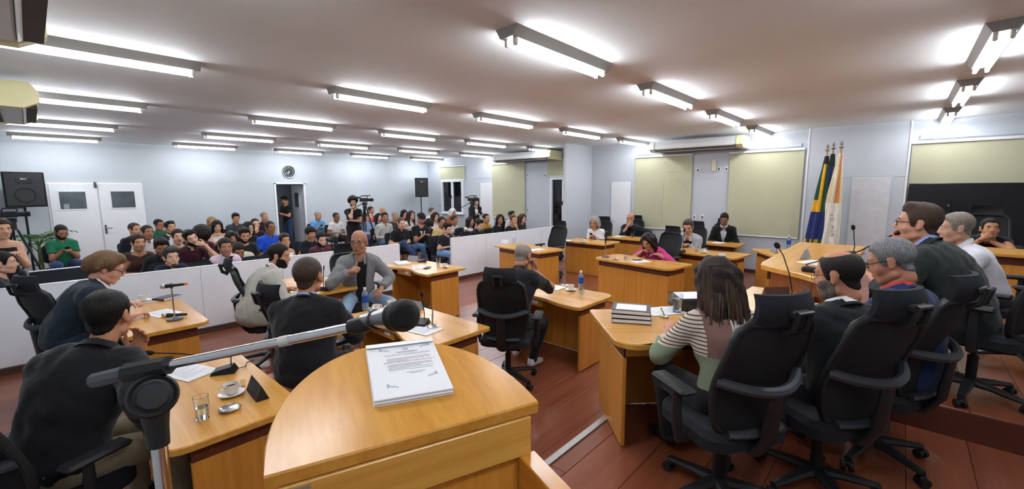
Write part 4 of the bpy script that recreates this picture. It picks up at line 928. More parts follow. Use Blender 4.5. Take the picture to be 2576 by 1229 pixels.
desk(8.56, 5.28, 90, 1.15, .72, 'oak desk of the grey-haired woman in white', rf=.02)
desk(9.80, 4.98, 90, 1.0, .60, 'small oak desk of the bald man in dark jacket at the back', rf=.02)
desk(8.42, 2.62, 83, 1.25, .72, 'oak desk of the man in pale grey blazer', rf=.04)
desk(10.02, 2.86, 88, .80, .60, 'small oak desk of the man in black suit by the wall', rf=.02)
desk(2.90, 1.19, -45, .86, .80, 'oak corner desk with black binders in front of the woman in stripes', z=DZ, rf=.03, ru=.14)
desk(4.0, .76, 0, 1.24, .52, 'low oak desk with name plate in front of the bearded man', z=DZ, rf=.02, cut=False, drawer=False)
desk(9.08, 1.46, 34, 1.45, .70, 'angled oak desk with water bottle beside the flags', rf=.02)
desk(7.55, -1.42, 90, 1.45, .68, 'oak desk of the man resting chin on hand, far right', z=UZ, rf=.02)
# president's table on the upper dais
PT = empty('presidents_table', (0, 0, UZ), 0, 'long raised oak table with curved end on the upper dais', 'desk')
obj('tabletop', MB().prism([(4.14, .34), (4.20, .29), (7.0, .29), (7.0, 1.0), (4.85, 1.0), (4.70, .97), (4.62, .90), (4.42, .62)], .71, .755, bev=.008), OAKX, PT)
obj('end_panel', MB().prism([(4.50, .42), (4.53, .40), (4.86, .92), (4.82, .93)], 0, .71), wood('oak_red_z', '#8f4d20', '#a9662f', 2, .4, 1.4), PT)
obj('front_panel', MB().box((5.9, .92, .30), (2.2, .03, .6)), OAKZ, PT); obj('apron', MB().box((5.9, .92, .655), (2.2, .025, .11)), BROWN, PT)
# ---------------------------------------------------------------- lectern
LZ = 1.39; A_ = atz(663, 1200, LZ); B_ = atz(1355, 1010, LZ); mid = (A_+B_)/2; HWL = np.linalg.norm(B_-A_)/2; ang = math.degrees(math.atan2(B_[1]-A_[1], B_[0]-A_[0]))
LE = empty('lectern', (mid[0], mid[1], DZ), ang, 'oak lectern with half-oval sloping top in the foreground', 'lectern'); lz = LZ-DZ; SL = Rx(9.)
dep = .455; arc = [(HWL*math.cos(t)*1.0, dep*abs(math.sin(t))**.85) for t in np.linspace(0, math.pi, 41)]; arc = [(x*(1.012 if abs(x) < HWL*.999 else 1), y) for x, y in arc]
obj('sloping_top', MB().prism(arc, -.032, 0, Tr(0, 0, lz) @ SL, bev=.004), wood('lectern_top', '#b87c26', '#dba24a', 1, .25, .75), LE)
ar2 = [(x*.93, y*.90+.02) for x, y in arc]
obj('curved_front', MB().prism([(x*.93, y*.9+.02) for x, y in arc], .06, lz-.05), OAKZ, LE)
obj('near_rail', MB().box((0, .012, lz-.088), (HWL*1.86, .024, .105), b=.002), OAKX, LE)
obj('asset_tag', MB().box((-HWL*.83, -.001, lz-.052), (.055, .003, .022)), ALU, LE)
for s in (-1, 1): obj('side_wing', MB().box((s*HWL*.90, -.20, (lz-.14)/2), (.05, .42, lz-.14), b=.003), OAKZ if s < 0 else wood('oak_wing', '#b5761f', '#d69a3e', 1, .22, 1.), LE)
obj('inner_back', MB().box((0, .05, (lz-.14)/2), (HWL*1.74, .02, lz-.145)), OAKZ, LE); obj('shelf', MB().box((0, -.12, lz-.42), (HWL*1.72, .30, .022)), OAKX, LE)
# envelope stack on the lectern
def on_lectern(px):
    n = Rz(ang).to_3x3() @ (SL.to_3x3() @ Vector((0, 0, 1))); n = np.array(n); d = ray(*px); p0 = np.array([mid[0], mid[1], LZ]); return CAM+d*(((p0-CAM) @ n)/(d @ n)), n
q = [on_lectern(p)[0] for p in ((947, 1026), (1150, 988), (1078, 866), (914, 884))]; nL = on_lectern((1000, 950))[1]
c = sum(q)/4; ux = (q[1]-q[0]+q[2]-q[3]); ux /= np.linalg.norm(ux); uy = np.cross(nL, ux); W_ = (np.linalg.norm(q[1]-q[0])+np.linalg.norm(q[2]-q[3]))/2; H_ = (np.linalg.norm(q[3]-q[0])+np.linalg.norm(q[2]-q[1]))/2
SM = Matrix((( ux[0], uy[0], nL[0], c[0]), (ux[1], uy[1], nL[1], c[1]), (ux[2], uy[2], nL[2], c[2]), (0, 0, 0, 1)))
EN = empty('certificate_stack', (0, 0, 0), 0, 'stack of white certificates in envelopes lying on the lectern', 'papers'); EN.matrix_basis = SM
for k in range(5): obj('envelope', MB().box((.001*(k % 2), -.0015*(k % 3), .0022+.0042*k), (W_-.002*(k % 3), H_-.002*(k % 2), .0038), b=.0012), PAPER, EN)
tz = .0212
obj('flap', MB().add([(-W_/2, H_/2, tz), (W_/2, H_/2, tz), (W_/2, H_*.41, tz+.004), (W_*.46, H_*.385, tz+.006), (-W_*.46, H_*.385, tz+.006), (-W_/2, H_*.41, tz+.004)], [(0, 5, 4, 3, 2, 1)]), PAPER, EN, smooth=False)
INK = mat('ink_dark', '#3d424c', .7); INKL = mat('ink_light', '#b9bec7', .7); INKR = mat('ink_red', '#b0453f', .7)
text_mesh('MOÇÃO DE CONGRATULAÇÃO', W_*.045, INK, EN, Tr(W_*.06, H_*.215, tz+.0006)); text_mesh('Antônio Apolinário Lobo Monteiro', W_*.05, INKR, EN, Tr(W_*.06, H_*.075, tz+.0006))
mb = MB()
for k, (yy, ww, xx) in enumerate(((.275, .32, .06), (.26, .26, .06), (.15, .62, .06), (.125, .62, .06), (.10, .3, -.1), (.03, .62, .06), (.01, .62, .06), (-.015, .45, -.02), (-.04, .62, .06), (-.065, .3, -.1), (-.075, .3, .2), (-.13, .26, .1), (-.15, .16, .1))): mb.box((W_*xx, H_*yy, tz+.0003), (W_*ww, .0022, .0004))
obj('body_text', mb, INKL, EN)
mb = MB()
for (cx, cy, sx) in ((-.30, -.33, 1), (.36, -.22, -1), (-.31, .34, 1), (.40, .36, -1)):
    for k in range(5): mb.box((W_*(cx+sx*.028*k), H_*(cy-.006*k+.012*(k % 2)), tz+.0004), (.006, .005, .0004)); 
    for k in range(3): mb.box((W_*(cx+sx*.01*(k % 2)), H_*(cy+.016*k), tz+.0004), (.004, .007, .0004))
obj('corner_ornament', mb, INKL, EN); obj('crest', MB().box((W_*.05, H_*.33, tz+.0006), (.016, .014, .0004)), INKL, EN)
# ---------------------------------------------------------------- boom microphone stand in the foreground
d0 = .76; cl = atd(385, 992, d0)
ST = empty('boom_mic_stand', (cl[0], cl[1], DZ), 0, 'chrome and black boom microphone stand in the left foreground', 'microphone stand')
def rel(p): return tuple(np.array(p)-np.array([cl[0], cl[1], DZ]))
obj('upright', MB().cyl((0, 0, .02), (0, 0, cl[2]-DZ-.05), .0125, 16), CHROME, ST); obj('stand_base', MB().lathe([(.0, .0), (.13, .0), (.13, .02), (.03, .04), (.0, .04)], 28, cap0=False, cap1=False), BLACKM, ST)
obj('neck', MB().tube([(0, 0, cl[2]-DZ-.095), (0, 0, cl[2]-DZ-.06), (0, 0, cl[2]-DZ-.03)], [.0165, .018, .022], 16), BLACKP, ST)
cz = Vector(rel(atd(385, 995, d0))); vd = Vector(-ray(385, 995)).normalized(); T = Tr(*cz) @ vd.to_track_quat('Z', 'Y').to_matrix().to_4x4()
obj('clutch_disc', MB().lathe([(.0, -.02), (.036, -.016), (.0375, -.01), (.0375, .01), (.034, .015), (.028, .011), (.0, .016)], 32, T, cap0=False, cap1=False), BLACKP, ST)
obj('clutch_knob', MB().lathe([(.0, .012), (.023, .012), (.025, .018), (.022, .022), (.0, .023)], 9, T, cap0=False, cap1=False), mat('knob_black', '#222326', .6), ST)
bp = [rel(atd(*p)) for p in ((236, 957, .78), (320, 937, .775), (425, 917, .77), (880, 823, .725), (935, 812, .72))]
obj('counter_grip', MB().tube([bp[0], bp[1]], [.0135, .0135], 8), GREYP, ST); obj('clamp_sleeve', MB().tube([bp[1], bp[2]], [.0175, .0165], 8), BLACKP, ST)
obj('boom_tube', MB().tube([bp[2], bp[3]], .0082, 16), CHROME, ST); obj('boom_sleeve', MB().tube([tuple(np.array(bp[1])*.98+np.array(bp[2])*.02), bp[1]], .012, 12), CHROME, ST)
obj('tape_wrap', MB().tube([tuple(np.array(bp[2])*.37+np.array(bp[3])*.63), tuple(np.array(bp[2])*.32+np.array(bp[3])*.68)], .0092, 14), mat('tape', '#c8c6bd', .5), ST)
obj('clip_joint', MB().tube([bp[3], tuple(np.array(bp[3])*.5+np.array(bp[4])*.5), bp[4]], [.013, .015, .012], 12), BLACKP, ST)
ma, mb_ = atd(905, 808, .735), atd(1018, 792, .655); dv = Vector(mb_-ma).normalized(); MT = Tr(*(Vector(mb_)-dv*.195)) @ dv.to_track_quat('Z', 'Y').to_matrix().to_4x4()
hm = empty('stage_microphone', (0, 0, 0), 0, 'large black-grilled microphone clipped at the end of the boom', 'microphone'); hm.matrix_basis = MT @ Tr(0, 0, .195) @ Matrix.Scale(.80, 4) @ Tr(0, 0, -.195)
obj('handle', MB().tube([(0, 0, .05), (0, 0, .12), (0, 0, .165)], [.014, .019, .025], 20), mat('mic_silver', '#8f9092', .3, metal=.8), hm); obj('collar_ring', MB().lathe([(.025, .158), (.029, .163), (.029, .172), (.026, .176)], 24), BLACKP, hm)
obj('grille', MB().tube([(0, 0, .170), (0, 0, .178), (0, 0, .192), (0, 0, .206), (0, 0, .216), (0, 0, .222)], [.026, .030, .0315, .028, .018, .004], 24), mat('mic_mesh', '#121214', .6, vary=.3, scale=400, bump=.8, bscale=900), hm)
obj('holder_clip', MB().tube([tuple(hm.matrix_basis.inverted() @ Vector(atd(930, 813, .722))), (0, 0, .10)], [.012, .021], 12), BLACKP, hm)
# ---------------------------------------------------------------- things on the desks
D = .752
cup(at_desk((583, 992), D), 'white cup on the front left desk beside the ashtray', 150); tumbler(at_desk((510, 1052), D), 'half-full glass on the front left desk'); ashtray(at_desk((578, 1030), D), 'ribbed metal dish on the front left desk')
gooseneck(at_desk((565, 935), D), 60, 'black desk microphone behind the boom on the front left desk', .15, .42, .016); paper(at_desk((478, 935), D), 20, 'printed sheet on the front left desk beside the microphone')
plate_sign(at_desk((648, 990), D), 86, 'black name plate standing at the end of the front left desk', m=BLACKP); tumbler(at_desk((612, 972), D), 'small white pot behind the cup on the front left desk', 0, .35)
p = at_desk((440, 803), D); mic_stand(p, 'round-based stand holding the orange-ended microphone', .31)
handheld(Tr(p[0]+.05, p[1]-.07, D+.335) @ Rz(-45) @ Ry(-96) @ Tr(0, 0, -.05), 'handheld microphone with orange end ring on a table stand', CHROME, mat('orange_ring', '#e2672c', .5))
p = at_desk((470, 795), D); handheld(Tr(p[0], p[1], D+.02) @ Rz(-42) @ Ry(-91), 'black handheld microphone lying on the desk by the partition')
paper(at_desk((410, 787), D), 15, 'sheets in front of the long-haired man in glasses'); cup(at_desk((362, 757), D), 'white cup by the long-haired man in glasses'); 
tb = empty('notebook', at_desk((422, 750), D), -60, 'dark notebook on the desk by the left partition', 'notebook'); obj('cover', MB().box((0, 0, .012), (.16, .22, .024), b=.003), mat('book_dark', '#3b3a33', .5), tb); obj('pages', MB().box((.002, 0, .012), (.162, .214, .018)), PAPER, tb)
p = at_desk((820, 728), D); gooseneck(p, -60, 'slim desk microphone in front of the light grey blazer', .22, .02, .008)
bottle(at_desk((920, 778), D), 'water bottle with blue label on the desk behind the lectern'); cup(at_desk((947, 783), D), 'white cup beside the blue-labelled bottle'); tumbler(at_desk((934, 800), D), 'short glass in front of the blue-labelled bottle', .6, .8); cup(at_desk((985, 772), D), 'white cup farther along the desk behind the lectern')
gooseneck(at_desk((1063, 815), D), 120, 'desk microphone behind the stage microphone head', .22, .03, .014); paper(at_desk((1062, 828), D), 10, 'white sheet under the chrome stand behind the lectern')
def chrome_stand(px, label, h=.16):
    e = empty('chrome_desk_stand', at_desk(px, D+.003), 0, label, 'stand'); obj('dish', MB().lathe([(.0, .0), (.05, .0), (.052, .012), (.02, .02), (.0, .02)], 22, cap0=False, cap1=False), CHROME, e); obj('post', MB().tube([(0, 0, .015), (0, 0, .05), (.02, .015, h)], [.012, .007, .006], 10), CHROME, e)
chrome_stand((1088, 822), 'chrome stand on the sheet behind the lectern')
plate_sign(at_desk((1040, 775), D), -80, 'clear-grey name plate at the far side of the desk behind the lectern')
paper(at_desk((1012, 662), D), -20, 'thick paper stack on the desk beside the man in jeans', t=.02); paper(at_desk((1055, 672), D), -30, 'loose sheet under the remote'); phone(at_desk((1075, 673), D+.004), -60, 'black remote lying on the sheet beside the man in jeans')
gooseneck(at_desk((1062, 658), D), 60, 'desk microphone leaning left on the desk beside the man in jeans', .17, .30, .013); tumbler(at_desk((1103, 668), D), 'glass at the far end of the desk beside the man in jeans', .4); cup(at_desk((1119, 672), D), 'small cup beside that glass near the partition opening', sc=.9); plate_sign(at_desk((1040, 655), D), -80, 'name plate leaning behind the desk microphone near the partition opening')
bottle(at_desk((1461, 727), D), 'blue-labelled bottle on the centre desk'); tumbler(at_desk((1463, 740), D), 'glass in front of the bottle on the centre desk', .5); cup(at_desk((1436, 730), D), 'white cup on the centre desk'); chrome_stand((1422, 718), 'thin stand behind the cup on the centre desk', .2); paper(at_desk((1388, 722), D), 5, 'papers before the man in black at the centre', t=.006)
ky = empty('key_ring', at_desk((1437, 740), D), 0, 'bunch of keys beside the cup on the centre desk', 'keys'); obj('ring', MB().tube([(.015*math.cos(t), .015*math.sin(t), .003) for t in np.linspace(0, 6.28, 13)[:-1]], .0016, 5, closed=True), STEEL, ky)
for k in range(3): obj('key', MB().box((.03, 0, .003+.002*k), (.045, .012, .002), Rz(50*k)), BLACKP if k == 0 else STEEL, ky)
plate_sign(at_desk((1270, 612), D), -95, 'white name plate on the empty desk', m=WHITE); tumbler(at_desk((1292, 612), D), 'glass behind the white name plate', 0); paper(at_desk((1345, 628), D), 80, 'long sheet on the empty desk by the partition', .21, .4)
cup(at_desk((1468, 609), D), 'white cup before the grey-haired woman'); paper(at_desk((1422, 605), D), 0, 'papers at the left end of the grey-haired woman\'s desk', t=.015)
paper(at_desk((1557, 594), D), 80, 'sheet before the bald man in dark jacket'); tumbler(at_desk((1591, 598), D), 'glass before the bald man in dark jacket', .5, 1.1)
p = at_desk((1523, 646), D); mic_stand(p, 'tall round-based mic stand on the desk of the woman in pink', .33); handheld(Tr(p[0], p[1], D+.30) @ Ry(14) @ Tr(0, 0, -.06), 'microphone upright on the stand at the desk of the woman in pink', BLACKM)
tumbler(at_desk((1574, 652), D), 'glass before the woman in pink', .3); ashtray(at_desk((1549, 652), D), 'metal dish beside the glass of the woman in pink'); paper(at_desk((1612, 657), D), 60, 'sheet under the hands of the woman in pink'); phone(at_desk((1603, 654), D+.003), 50, 'dark phone under the pen of the woman in pink')
tumbler(at_desk((1752, 634), D), 'glass before the man in pale grey blazer', .3); cup(at_desk((1771, 636), D), 'white cup before the man in pale grey blazer', 200, 1.15); paper(at_desk((1692, 629), D), 30, 'papers at the left of the man in pale grey blazer', t=.012); gooseneck(at_desk((1715, 634), D), 80, 'black desk microphone curving up before the pale grey blazer', .36, -.02, .02)
paper(at_desk((1806, 610), D), 80, 'sheet before the man in black suit by the wall')
D2 = DZ+.752
for k in range(3):
    e = empty('binder', tuple(np.array(at_desk((1588, 803), D2))+np.array([.004*k, .003*k, .031*k])), 208-2*k, ('black binder at the bottom of the stack', 'black binder in the middle of the stack', 'black binder with white label and painted glare atop the stack')[k]+' on the corner desk', 'binder', 'binders on the corner desk')
    obj('cover', MB().box((0, 0, .0015), (.21, .27, .003)).box((0, 0, .0285), (.21, .27, .003)).box((-.1035, 0, .015), (.003, .27, .03)), mat('binder_black', '#1c1d20', .35), e); obj('pages', MB().box((.002, 0, .015), (.20, .262, .0235)), PAPER, e)
    if k == 2: obj('white_label', MB().box((.01, .0, .0305), (.15, .21, .001)), PAPER, e)  # white sheet enlarged to stand in for the reflection on the cover
paper(at_desk((1668, 782), D2), 55, 'sheets beside the binders on the corner desk', t=.004); paper(at_desk((1722, 836), D2), 20, 'notebook under the arm of the woman in stripes', .15, .21, .012); tumbler(at_desk((1703, 785), D2), 'full glass on the corner desk', .75, 1.15)
e = empty('chrome_desk_stand', at_desk((1672, 797), D2), 30, 'grey pen stand lying on the sheets of the corner desk', 'stand'); obj('dish', MB().lathe([(.0, .0), (.03, .0), (.032, .012), (.0, .016)], 18, cap0=False, cap1=False), STEEL, e); obj('post', MB().cyl((0, 0, .01), (-.06, .04, .09), .005, 8), STEEL, e)
e = empty('clear_file_box', at_desk((1742, 772), D2), -45, 'smoky plastic tray with papers and red folder behind the glass', 'tray'); obj('tray', MB().box((0, 0, .005), (.30, .24, .01)).box((0, .115, .05), (.30, .01, .10)).box((.145, 0, .05), (.01, .24, .10)).box((-.145, 0, .05), (.01, .24, .10)).box((0, -.115, .05), (.30, .01, .10)), mat('smoke_plastic', '#4a4a50', .15, trans=.5), e); obj('red_folder', MB().box((0, 0, .035), (.26, .2, .04)), mat('red_card', '#a02a34', .5), e); obj('sheets', MB().box((0, .0, .085), (.25, .2, .02), Rx(6)), PAPER, e)
plate_sign(at_desk((1952, 745), D2), 135, 'dark name plate lying before the bearded man', m=mat('plate_brown', '#4a3226', .4)); gooseneck(at_desk((1975, 760), D2), -10, 'tall gooseneck microphone before the bearded man', .42, .12, .022); tumbler(at_desk((2027, 752), D2), 'glass with water before the bearded man', .5, 1.1); paper(at_desk((2040, 768), D2), 10, 'sheet before the bearded man')
D3 = UZ+.757
plate_sign(at_desk((1948, 634), D), 30, 'grey name plate on the angled desk by the flags'); bottle(at_desk((1983, 625), D), 'blue-labelled bottle on the angled desk by the flags', 1.15); tumbler(at_desk((2005, 627), D), 'glass beside the bottle on the angled desk by the flags', 0, 1.1); tumbler(at_desk((1997, 634), D), 'upturned small cup beside the bottle by the flags', 0, .6)
plate_sign(at_desk((2026, 648), D3), 0, 'small grey plate on the raised table'); paper(at_desk((2050, 660), D3), 70, 'white sheet on the raised table'); paper(at_desk((2185, 690), D3), 20, 'sheets lying before the man in blue jacket')
g0 = gooseneck(at_desk((2135, 640), D3), 0, 'desk microphone on the raised table behind the papers', .25, .02, .02)
# speaker's gooseneck with lit red ring
e = empty('desk_microphone', (4.55, .55, D3), 0, 'long gooseneck microphone with red lit ring at the speaking man\'s mouth', 'microphone', 'gooseneck desk microphones')
b0 = np.array([4.55, .55, D3]); tip = atx(2262, 583, 4.42); r0 = atx(2246, 590, 4.42); m0 = atx(2160, 632, 4.45)
rl = lambda p: tuple(np.array(p)-b0)
obj('base', MB().box((0, .0, .02), (.1, .13, .04), b=.01), BLACKP, e); obj('gooseneck', MB().tube([(0, 0, .03), (0, .04, .06), rl(m0), rl(r0)], .0055, 8), BLACKM, e); obj('lit_ring', MB().tube([rl(r0*1.03-tip*.03), rl(r0*.85+tip*.15)], .012, 12), mat('red_ring', '#ff2418', .3, emit=('#ff2418', 6)), e); obj('capsule', MB().tube([rl(r0*.85+tip*.15), rl((r0+tip)/2), rl(tip), rl(tip*1.25-r0*.25)], [.011, .018, .02, .01], 12), BLACKP, e)
# ---------------------------------------------------------------- loudspeakers, cameras, flags, plants
p = atd(62, 520, 9.3); pa_speaker((p[0], p[1], p[2]), -168, 'large black loudspeaker left of the double door', .74, .62, 'black speaker pole with tripod left of the double door')
p = aty(1059, 495, 13.9); pa_speaker((p[0], p[1], p[2]), 155, 'black loudspeaker in the far right corner of the hall', .73, .50, 'black speaker pole in the far right corner')
p = atd(30, 560, 7.0); camcorder((p[0], p[1]), -95, 'video camera at the left edge in front of the loudspeaker', 'tripod at the left edge beside the woman in black top', 1.55)
p = atz(917, 500, 1.70); camcorder((p[0]*.93, p[1]*.93), -130, 'video camera beside the standing bearded cameraman', 'tall tripod beside the standing bearded cameraman', 1.66)
p = atz(1187, 500, 1.66); camcorder((p[0]*.97, p[1]*.97), -140, 'small video camera by the camerawoman near the window', 'tripod of the camerawoman near the window', 1.62)
palm((.02, 12.95, 0), 'green potted palm behind the man in green polo', 18, .54, 3, z0=.86); palm((10.45, 7.75, .0), 'leafy plant by the window beside the pier', 12, .46, 5)
FG = {k: mat('flag_'+k, v, .8, vary=.1, scale=5, sheen=.2) for k, v in dict(green='#1f4a33', yellow='#d9a520', blue='#1c2a66', cream='#d8ccb0', orange='#c98a4e', black='#15181a', red='#b2303c', white='#e2ddd0').items()}
FK = list(FG)
def flag(px, x, fn, label, rmax=.13, seed=0):
    tp = atx(px[0], px[1], x); e = empty('flag', (tp[0], tp[1], 0), 0, label, 'flag', 'draped flags on poles'); h = tp[2]
    obj('pole', MB().cyl((0, 0, .15), (0, 0, h-.12), .014, 10), mat('pole_wood', '#a57a3f', .4), e)
    obj('finial', MB().lathe([(.0, h-.14), (.03, h-.135), (.045, h-.11), (.03, h-.085), (.012, h-.075), (.03, h-.05), (.022, h-.025), (.008, h-.012), (.014, h), (.0, h+.008)], 16, cap0=False, cap1=False), CHROME, e)
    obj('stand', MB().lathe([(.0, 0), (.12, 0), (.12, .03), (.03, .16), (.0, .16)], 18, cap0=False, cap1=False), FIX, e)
    nA, nZ = 48, 26; zt, zb = h-.22, .55; mb = MB(); V = []
    for j in range(nZ+1):
        v = j/nZ; z = zt+(zb-zt)*v; r = .035+rmax*min(1, v*1.25)**.8
        for i in range(nA):
            a = 6.283*i/nA; rr = r*(1+.28*math.sin(6*a+seed+2*v)*min(1, v*3)); V.append((rr*math.cos(a)*.8-.03*v, rr*math.sin(a)+.10*v*(1 if seed else .6), z))
    for j in range(nZ):
        for i in range(nA): mb.cur = FK.index(fn(i/nA, j/nZ)); mb.add([V[j*nA+i], V[j*nA+(i+1) % nA], V[(j+1)*nA+(i+1) % nA], V[(j+1)*nA+i]], [(3, 2, 1, 0)])
    me = mb.mesh('cloth', [FG[k] for k in FK]); bm_weld(me); link('cloth', me, e); return e, h
def bm_weld(me):
    import bmesh; b = bmesh.new(); b.from_mesh(me); bmesh.ops.remove_doubles(b, verts=b.verts, dist=1e-5); b.to_mesh(me); b.free()
def f_br(a, v):
    if v < .07: return 'black'
    if v < .42: return 'yellow' if .40 < a < .56 else ('green' if a < .62 else 'green')
    if v < .52: return 'yellow' if .3 < a < .55 else 'green'
    if v < .80: return 'blue'
    return 'yellow' if (v < .9 and (a*8) % 1 < .6) else 'green'
def f_gb(a, v):
    if v < .08: return 'black'
    if v < .5: return 'blue' if .35 < a < .62 else 'green'
    if v < .75: return 'green' if .3 < a < .5 else 'blue'
    return 'yellow' if v < .92 and int(v*40) % 3 else 'red' if v < .92 else 'green'
def f_cr(a, v): return 'orange' if v < .45 and .52 < a < .62 else ('cream' if v < .45 else 'white')
flag((2083, 363), 10.40, f_br, 'green, yellow and blue draped flag, leftmost of three', .10, 1); flag((2098, 358), 10.55, f_gb, 'dark green and blue draped flag in the middle of three', .09, 0); fe, fh = flag((2118, 355), 10.38, f_cr, 'cream and white draped flag, rightmost of three', .11, 2)
for k, ch in enumerate('VO MUN'): text_mesh(ch, .075, INK, fe, Tr(-.155, .045-.008*k, 1.42-.075*k) @ Rz(-90) @ Rx(90) @ Rz(-90), name='flag_letter')
# leaning dark monitor behind the left partition
mn = empty('flat_monitor', (.26, 7.42, 0), 0, 'black flat screen on a low stand just behind the left partition', 'monitor')
obj('screen', MB().box((0, 0, .86), (.72, .04, .40), Tr(0, 0, -.03) @ Rz(4), b=.008), mat('monitor_black', '#1d2128', .3), mn); obj('top_edge', MB().box((.0, 0, 1.034), (.72, .045, .008), Rz(4)), WHITE, mn); obj('stand_leg', MB().box((0, .02, .32), (.12, .06, .64), b=.01).box((0, .02, .012), (.5, .3, .024), b=.005), BLACKM, mn)
# ---------------------------------------------------------------- people at the desks
def stripes_mat():
    m = bpy.data.materials.new('patchwork_knit'); m.use_nodes = True; N = m.node_tree.nodes; L = m.node_tree.links; b = N['Principled BSDF']; b.inputs['Roughness'].default_value = .9
    tc = N.new('ShaderNodeTexCoord'); sp = N.new('ShaderNodeSeparateXYZ'); L.new(tc.outputs['Object'], sp.inputs[0])
    def math_(op, a, bv, b2=None):
        n = N.new('ShaderNodeMath'); n.operation = op
        for i, v in enumerate((a, bv)):
            if isinstance(v, (int, float)): n.inputs[i].default_value = v
            else: L.new(v, n.inputs[i])
        return n.outputs[0]
    def mix(f, a, bb):
        n = N.new('ShaderNodeMix'); n.data_type = 'RGBA'; L.new(f, n.inputs['Factor'])
        for k, v in (('A', a), ('B', bb)):
            s_ = [i for i in n.inputs if i.name == k and i.type == 'RGBA'][0]
            if isinstance(v, tuple): s_.default_value = (*v, 1)
            else: L.new(v, s_)
        return [o for o in n.outputs if o.type == 'RGBA'][0]
    z = sp.outputs['Z']; x = sp.outputs['X']; fr = math_('FRACT', math_('MULTIPLY', z, 48.), 0.); st = mix(math_('LESS_THAN', fr, .32), lin('#d3c8ba'), lin('#4a3a34'))
    mv = math_('MULTIPLY', math_('GREATER_THAN', x, -.145), math_('LESS_THAN', x, -.02)); up_ = mix(mv, st, lin('#7d5f57'))
    cr = math_('MULTIPLY', math_('GREATER_THAN', x, -.02), math_('LESS_THAN', z, 1.0)); up_ = mix(cr, up_, lin('#d0c9bf'))
    lo_ = mix(math_('GREATER_THAN', x, .02), lin('#7d8a74'), lin('#c4bfb4')); c = mix(math_('LESS_THAN', z, .80), up_, lo_); L.new(c, b.inputs['Base Color']); return m
def hold_phone(p, label):
    root, J, A, HM, s_ = p; bpy.context.view_layer.update()
    c = (A['R']['wr']+A['L']['wr'])/2+np.array([0, .085, .035]); e = phone((0, 0, 0), 0, label)
    e.matrix_basis = Tr(*root.location) @ Rz(math.degrees(root.rotation_euler.z)) @ Tr(*c) @ Rx(35); return e
def seat(pr, label, off=.02, rz=0., z=0.):
    root = pr[0]; f = math.radians(root.rotation_euler.z and math.degrees(root.rotation_euler.z) or 0); a = root.rotation_euler.z
    return chair(root.location.x+math.sin(a)*off, root.location.y-math.cos(a)*off, math.degrees(a)+rz, label, z)
OP = .595
def chair_back(px, z, th, label, zf=0.):
    T = atz(px[0], px[1], z); a = math.radians(th); return chair(T[0]-.31*math.sin(a), T[1]+.31*math.cos(a), th, label, zf)
a = person('man in black blazer and khaki trousers seated front left, back to us', px=(272, 792), headz=1.28, face=-64, s=1.1, ph=OP, lean=17, curve=12, twist=24, hy=30, hp=4, hs=1.06, R='side', L=((-.05, .42, 1.0), (-1, -.2, -.6), (.2, .3, 1)), skin='#b27c5e', hair=('short', '#14110f'), top=('jacket', '#14161a'), under='#17181b', pants='#8b8069', fine=2, sw=1.08, g=1.06, feet={'R': (.16, .48, 0), 'L': (-.16, .46, 0)})
seat(a, 'black office chair at the lower left under the man in khaki trousers', .03, 0)
a = person('long-haired man in glasses and dark blue jacket reading by the partition', px=(272, 672), headz=1.25, face=-97, s=1.04, ph=OP, lean=24, curve=16, hp=26, hy=-4, hs=1.08, R='desk', L=((-.12, .46, .86), (-1, -.3, -.6)), hR='relax', skin='#cf9a83', hair=('swept', '#6b5238'), glass='thick', top=('jacket', '#1b2733'), under='#e8e8ea', pants='#1e2a3c', fine=2)
chair_back((85, 800), .85, -64, 'black office chair with grey headrest behind the long-haired man')
a = person('bearded man in light grey blazer turning toward us', px=(702, 642), headz=1.23, face=-93, s=1.05, ph=OP, lean=24, curve=12, hp=12, hy=-30, R='desk', L='desk', skin='#bd8a6b', hair=('short', '#17120f'), beard='full', top=('jacket', '#aeada3'), under='#e8e8ea', pants='#9a9a92', fine=2)
chair_back((592, 735), .85, -106, 'black office chair seen edge-on behind the light grey blazer')
a = person('close-cropped man in black jacket seen from behind', px=(776, 692), headz=1.30, face=-46, s=1.06, ph=OP, lean=8, curve=8, hp=2, hy=-4, hs=1.14, R='desk', L='desk', skin='#b07a5c', hair=('buzz', '#3d2f26'), top=('jacket', '#15161a'), under='#7f9fd8', pants='#1a1b20', fine=2, g=1.2, sw=1.16)
chair_back((690, 845), .80, -84, 'black office chair under the close-cropped man in black jacket')
a = person('bald man in grey blazer, black shirt and jeans giving a thumb gesture', px=(903, 607), headz=1.31, face=166, s=1.08, ph=.60, lean=8, curve=8, hy=-34, hp=6, hs=1.12, R=((.16, .34, .98), (.8, -.6, -.5), (-.45, .8, .35), (.6, .2, .7)), hR='thumb', L=((-.2, .34, .72), (-1, -.5, -.2)), skin='#a3755b', hair=None, glass='thick', top=('blazer', '#77797b'), under='#17181b', pants='#8aa7bf', fine=2, g=1.05, sw=1.06, feet={'R': (.28, .44, 0), 'L': (-.34, .40, 0)})
seat(a, 'black office chair under the man in grey blazer', .03, 8)
a = person('grey-cropped man in black suit and white sneakers leaning on his hand', px=(1316, 642), headz=1.24, face=-72, s=1.04, ph=OP, lean=20, curve=14, hp=22, hy=-8, R='temple', L='desk', hR='grip', skin='#a87a60', hair=('balding', '#8d837a'), glass='thin', top=('jacket', '#141519'), under='#17181b', pants='#15161a', shoes='#d5d6dc', fine=2, feet={'R': (.12, .28, 0), 'L': (-.16, .50, 0)})
seat(a, 'black office chair at the centre under the man in white sneakers', .10, 12)
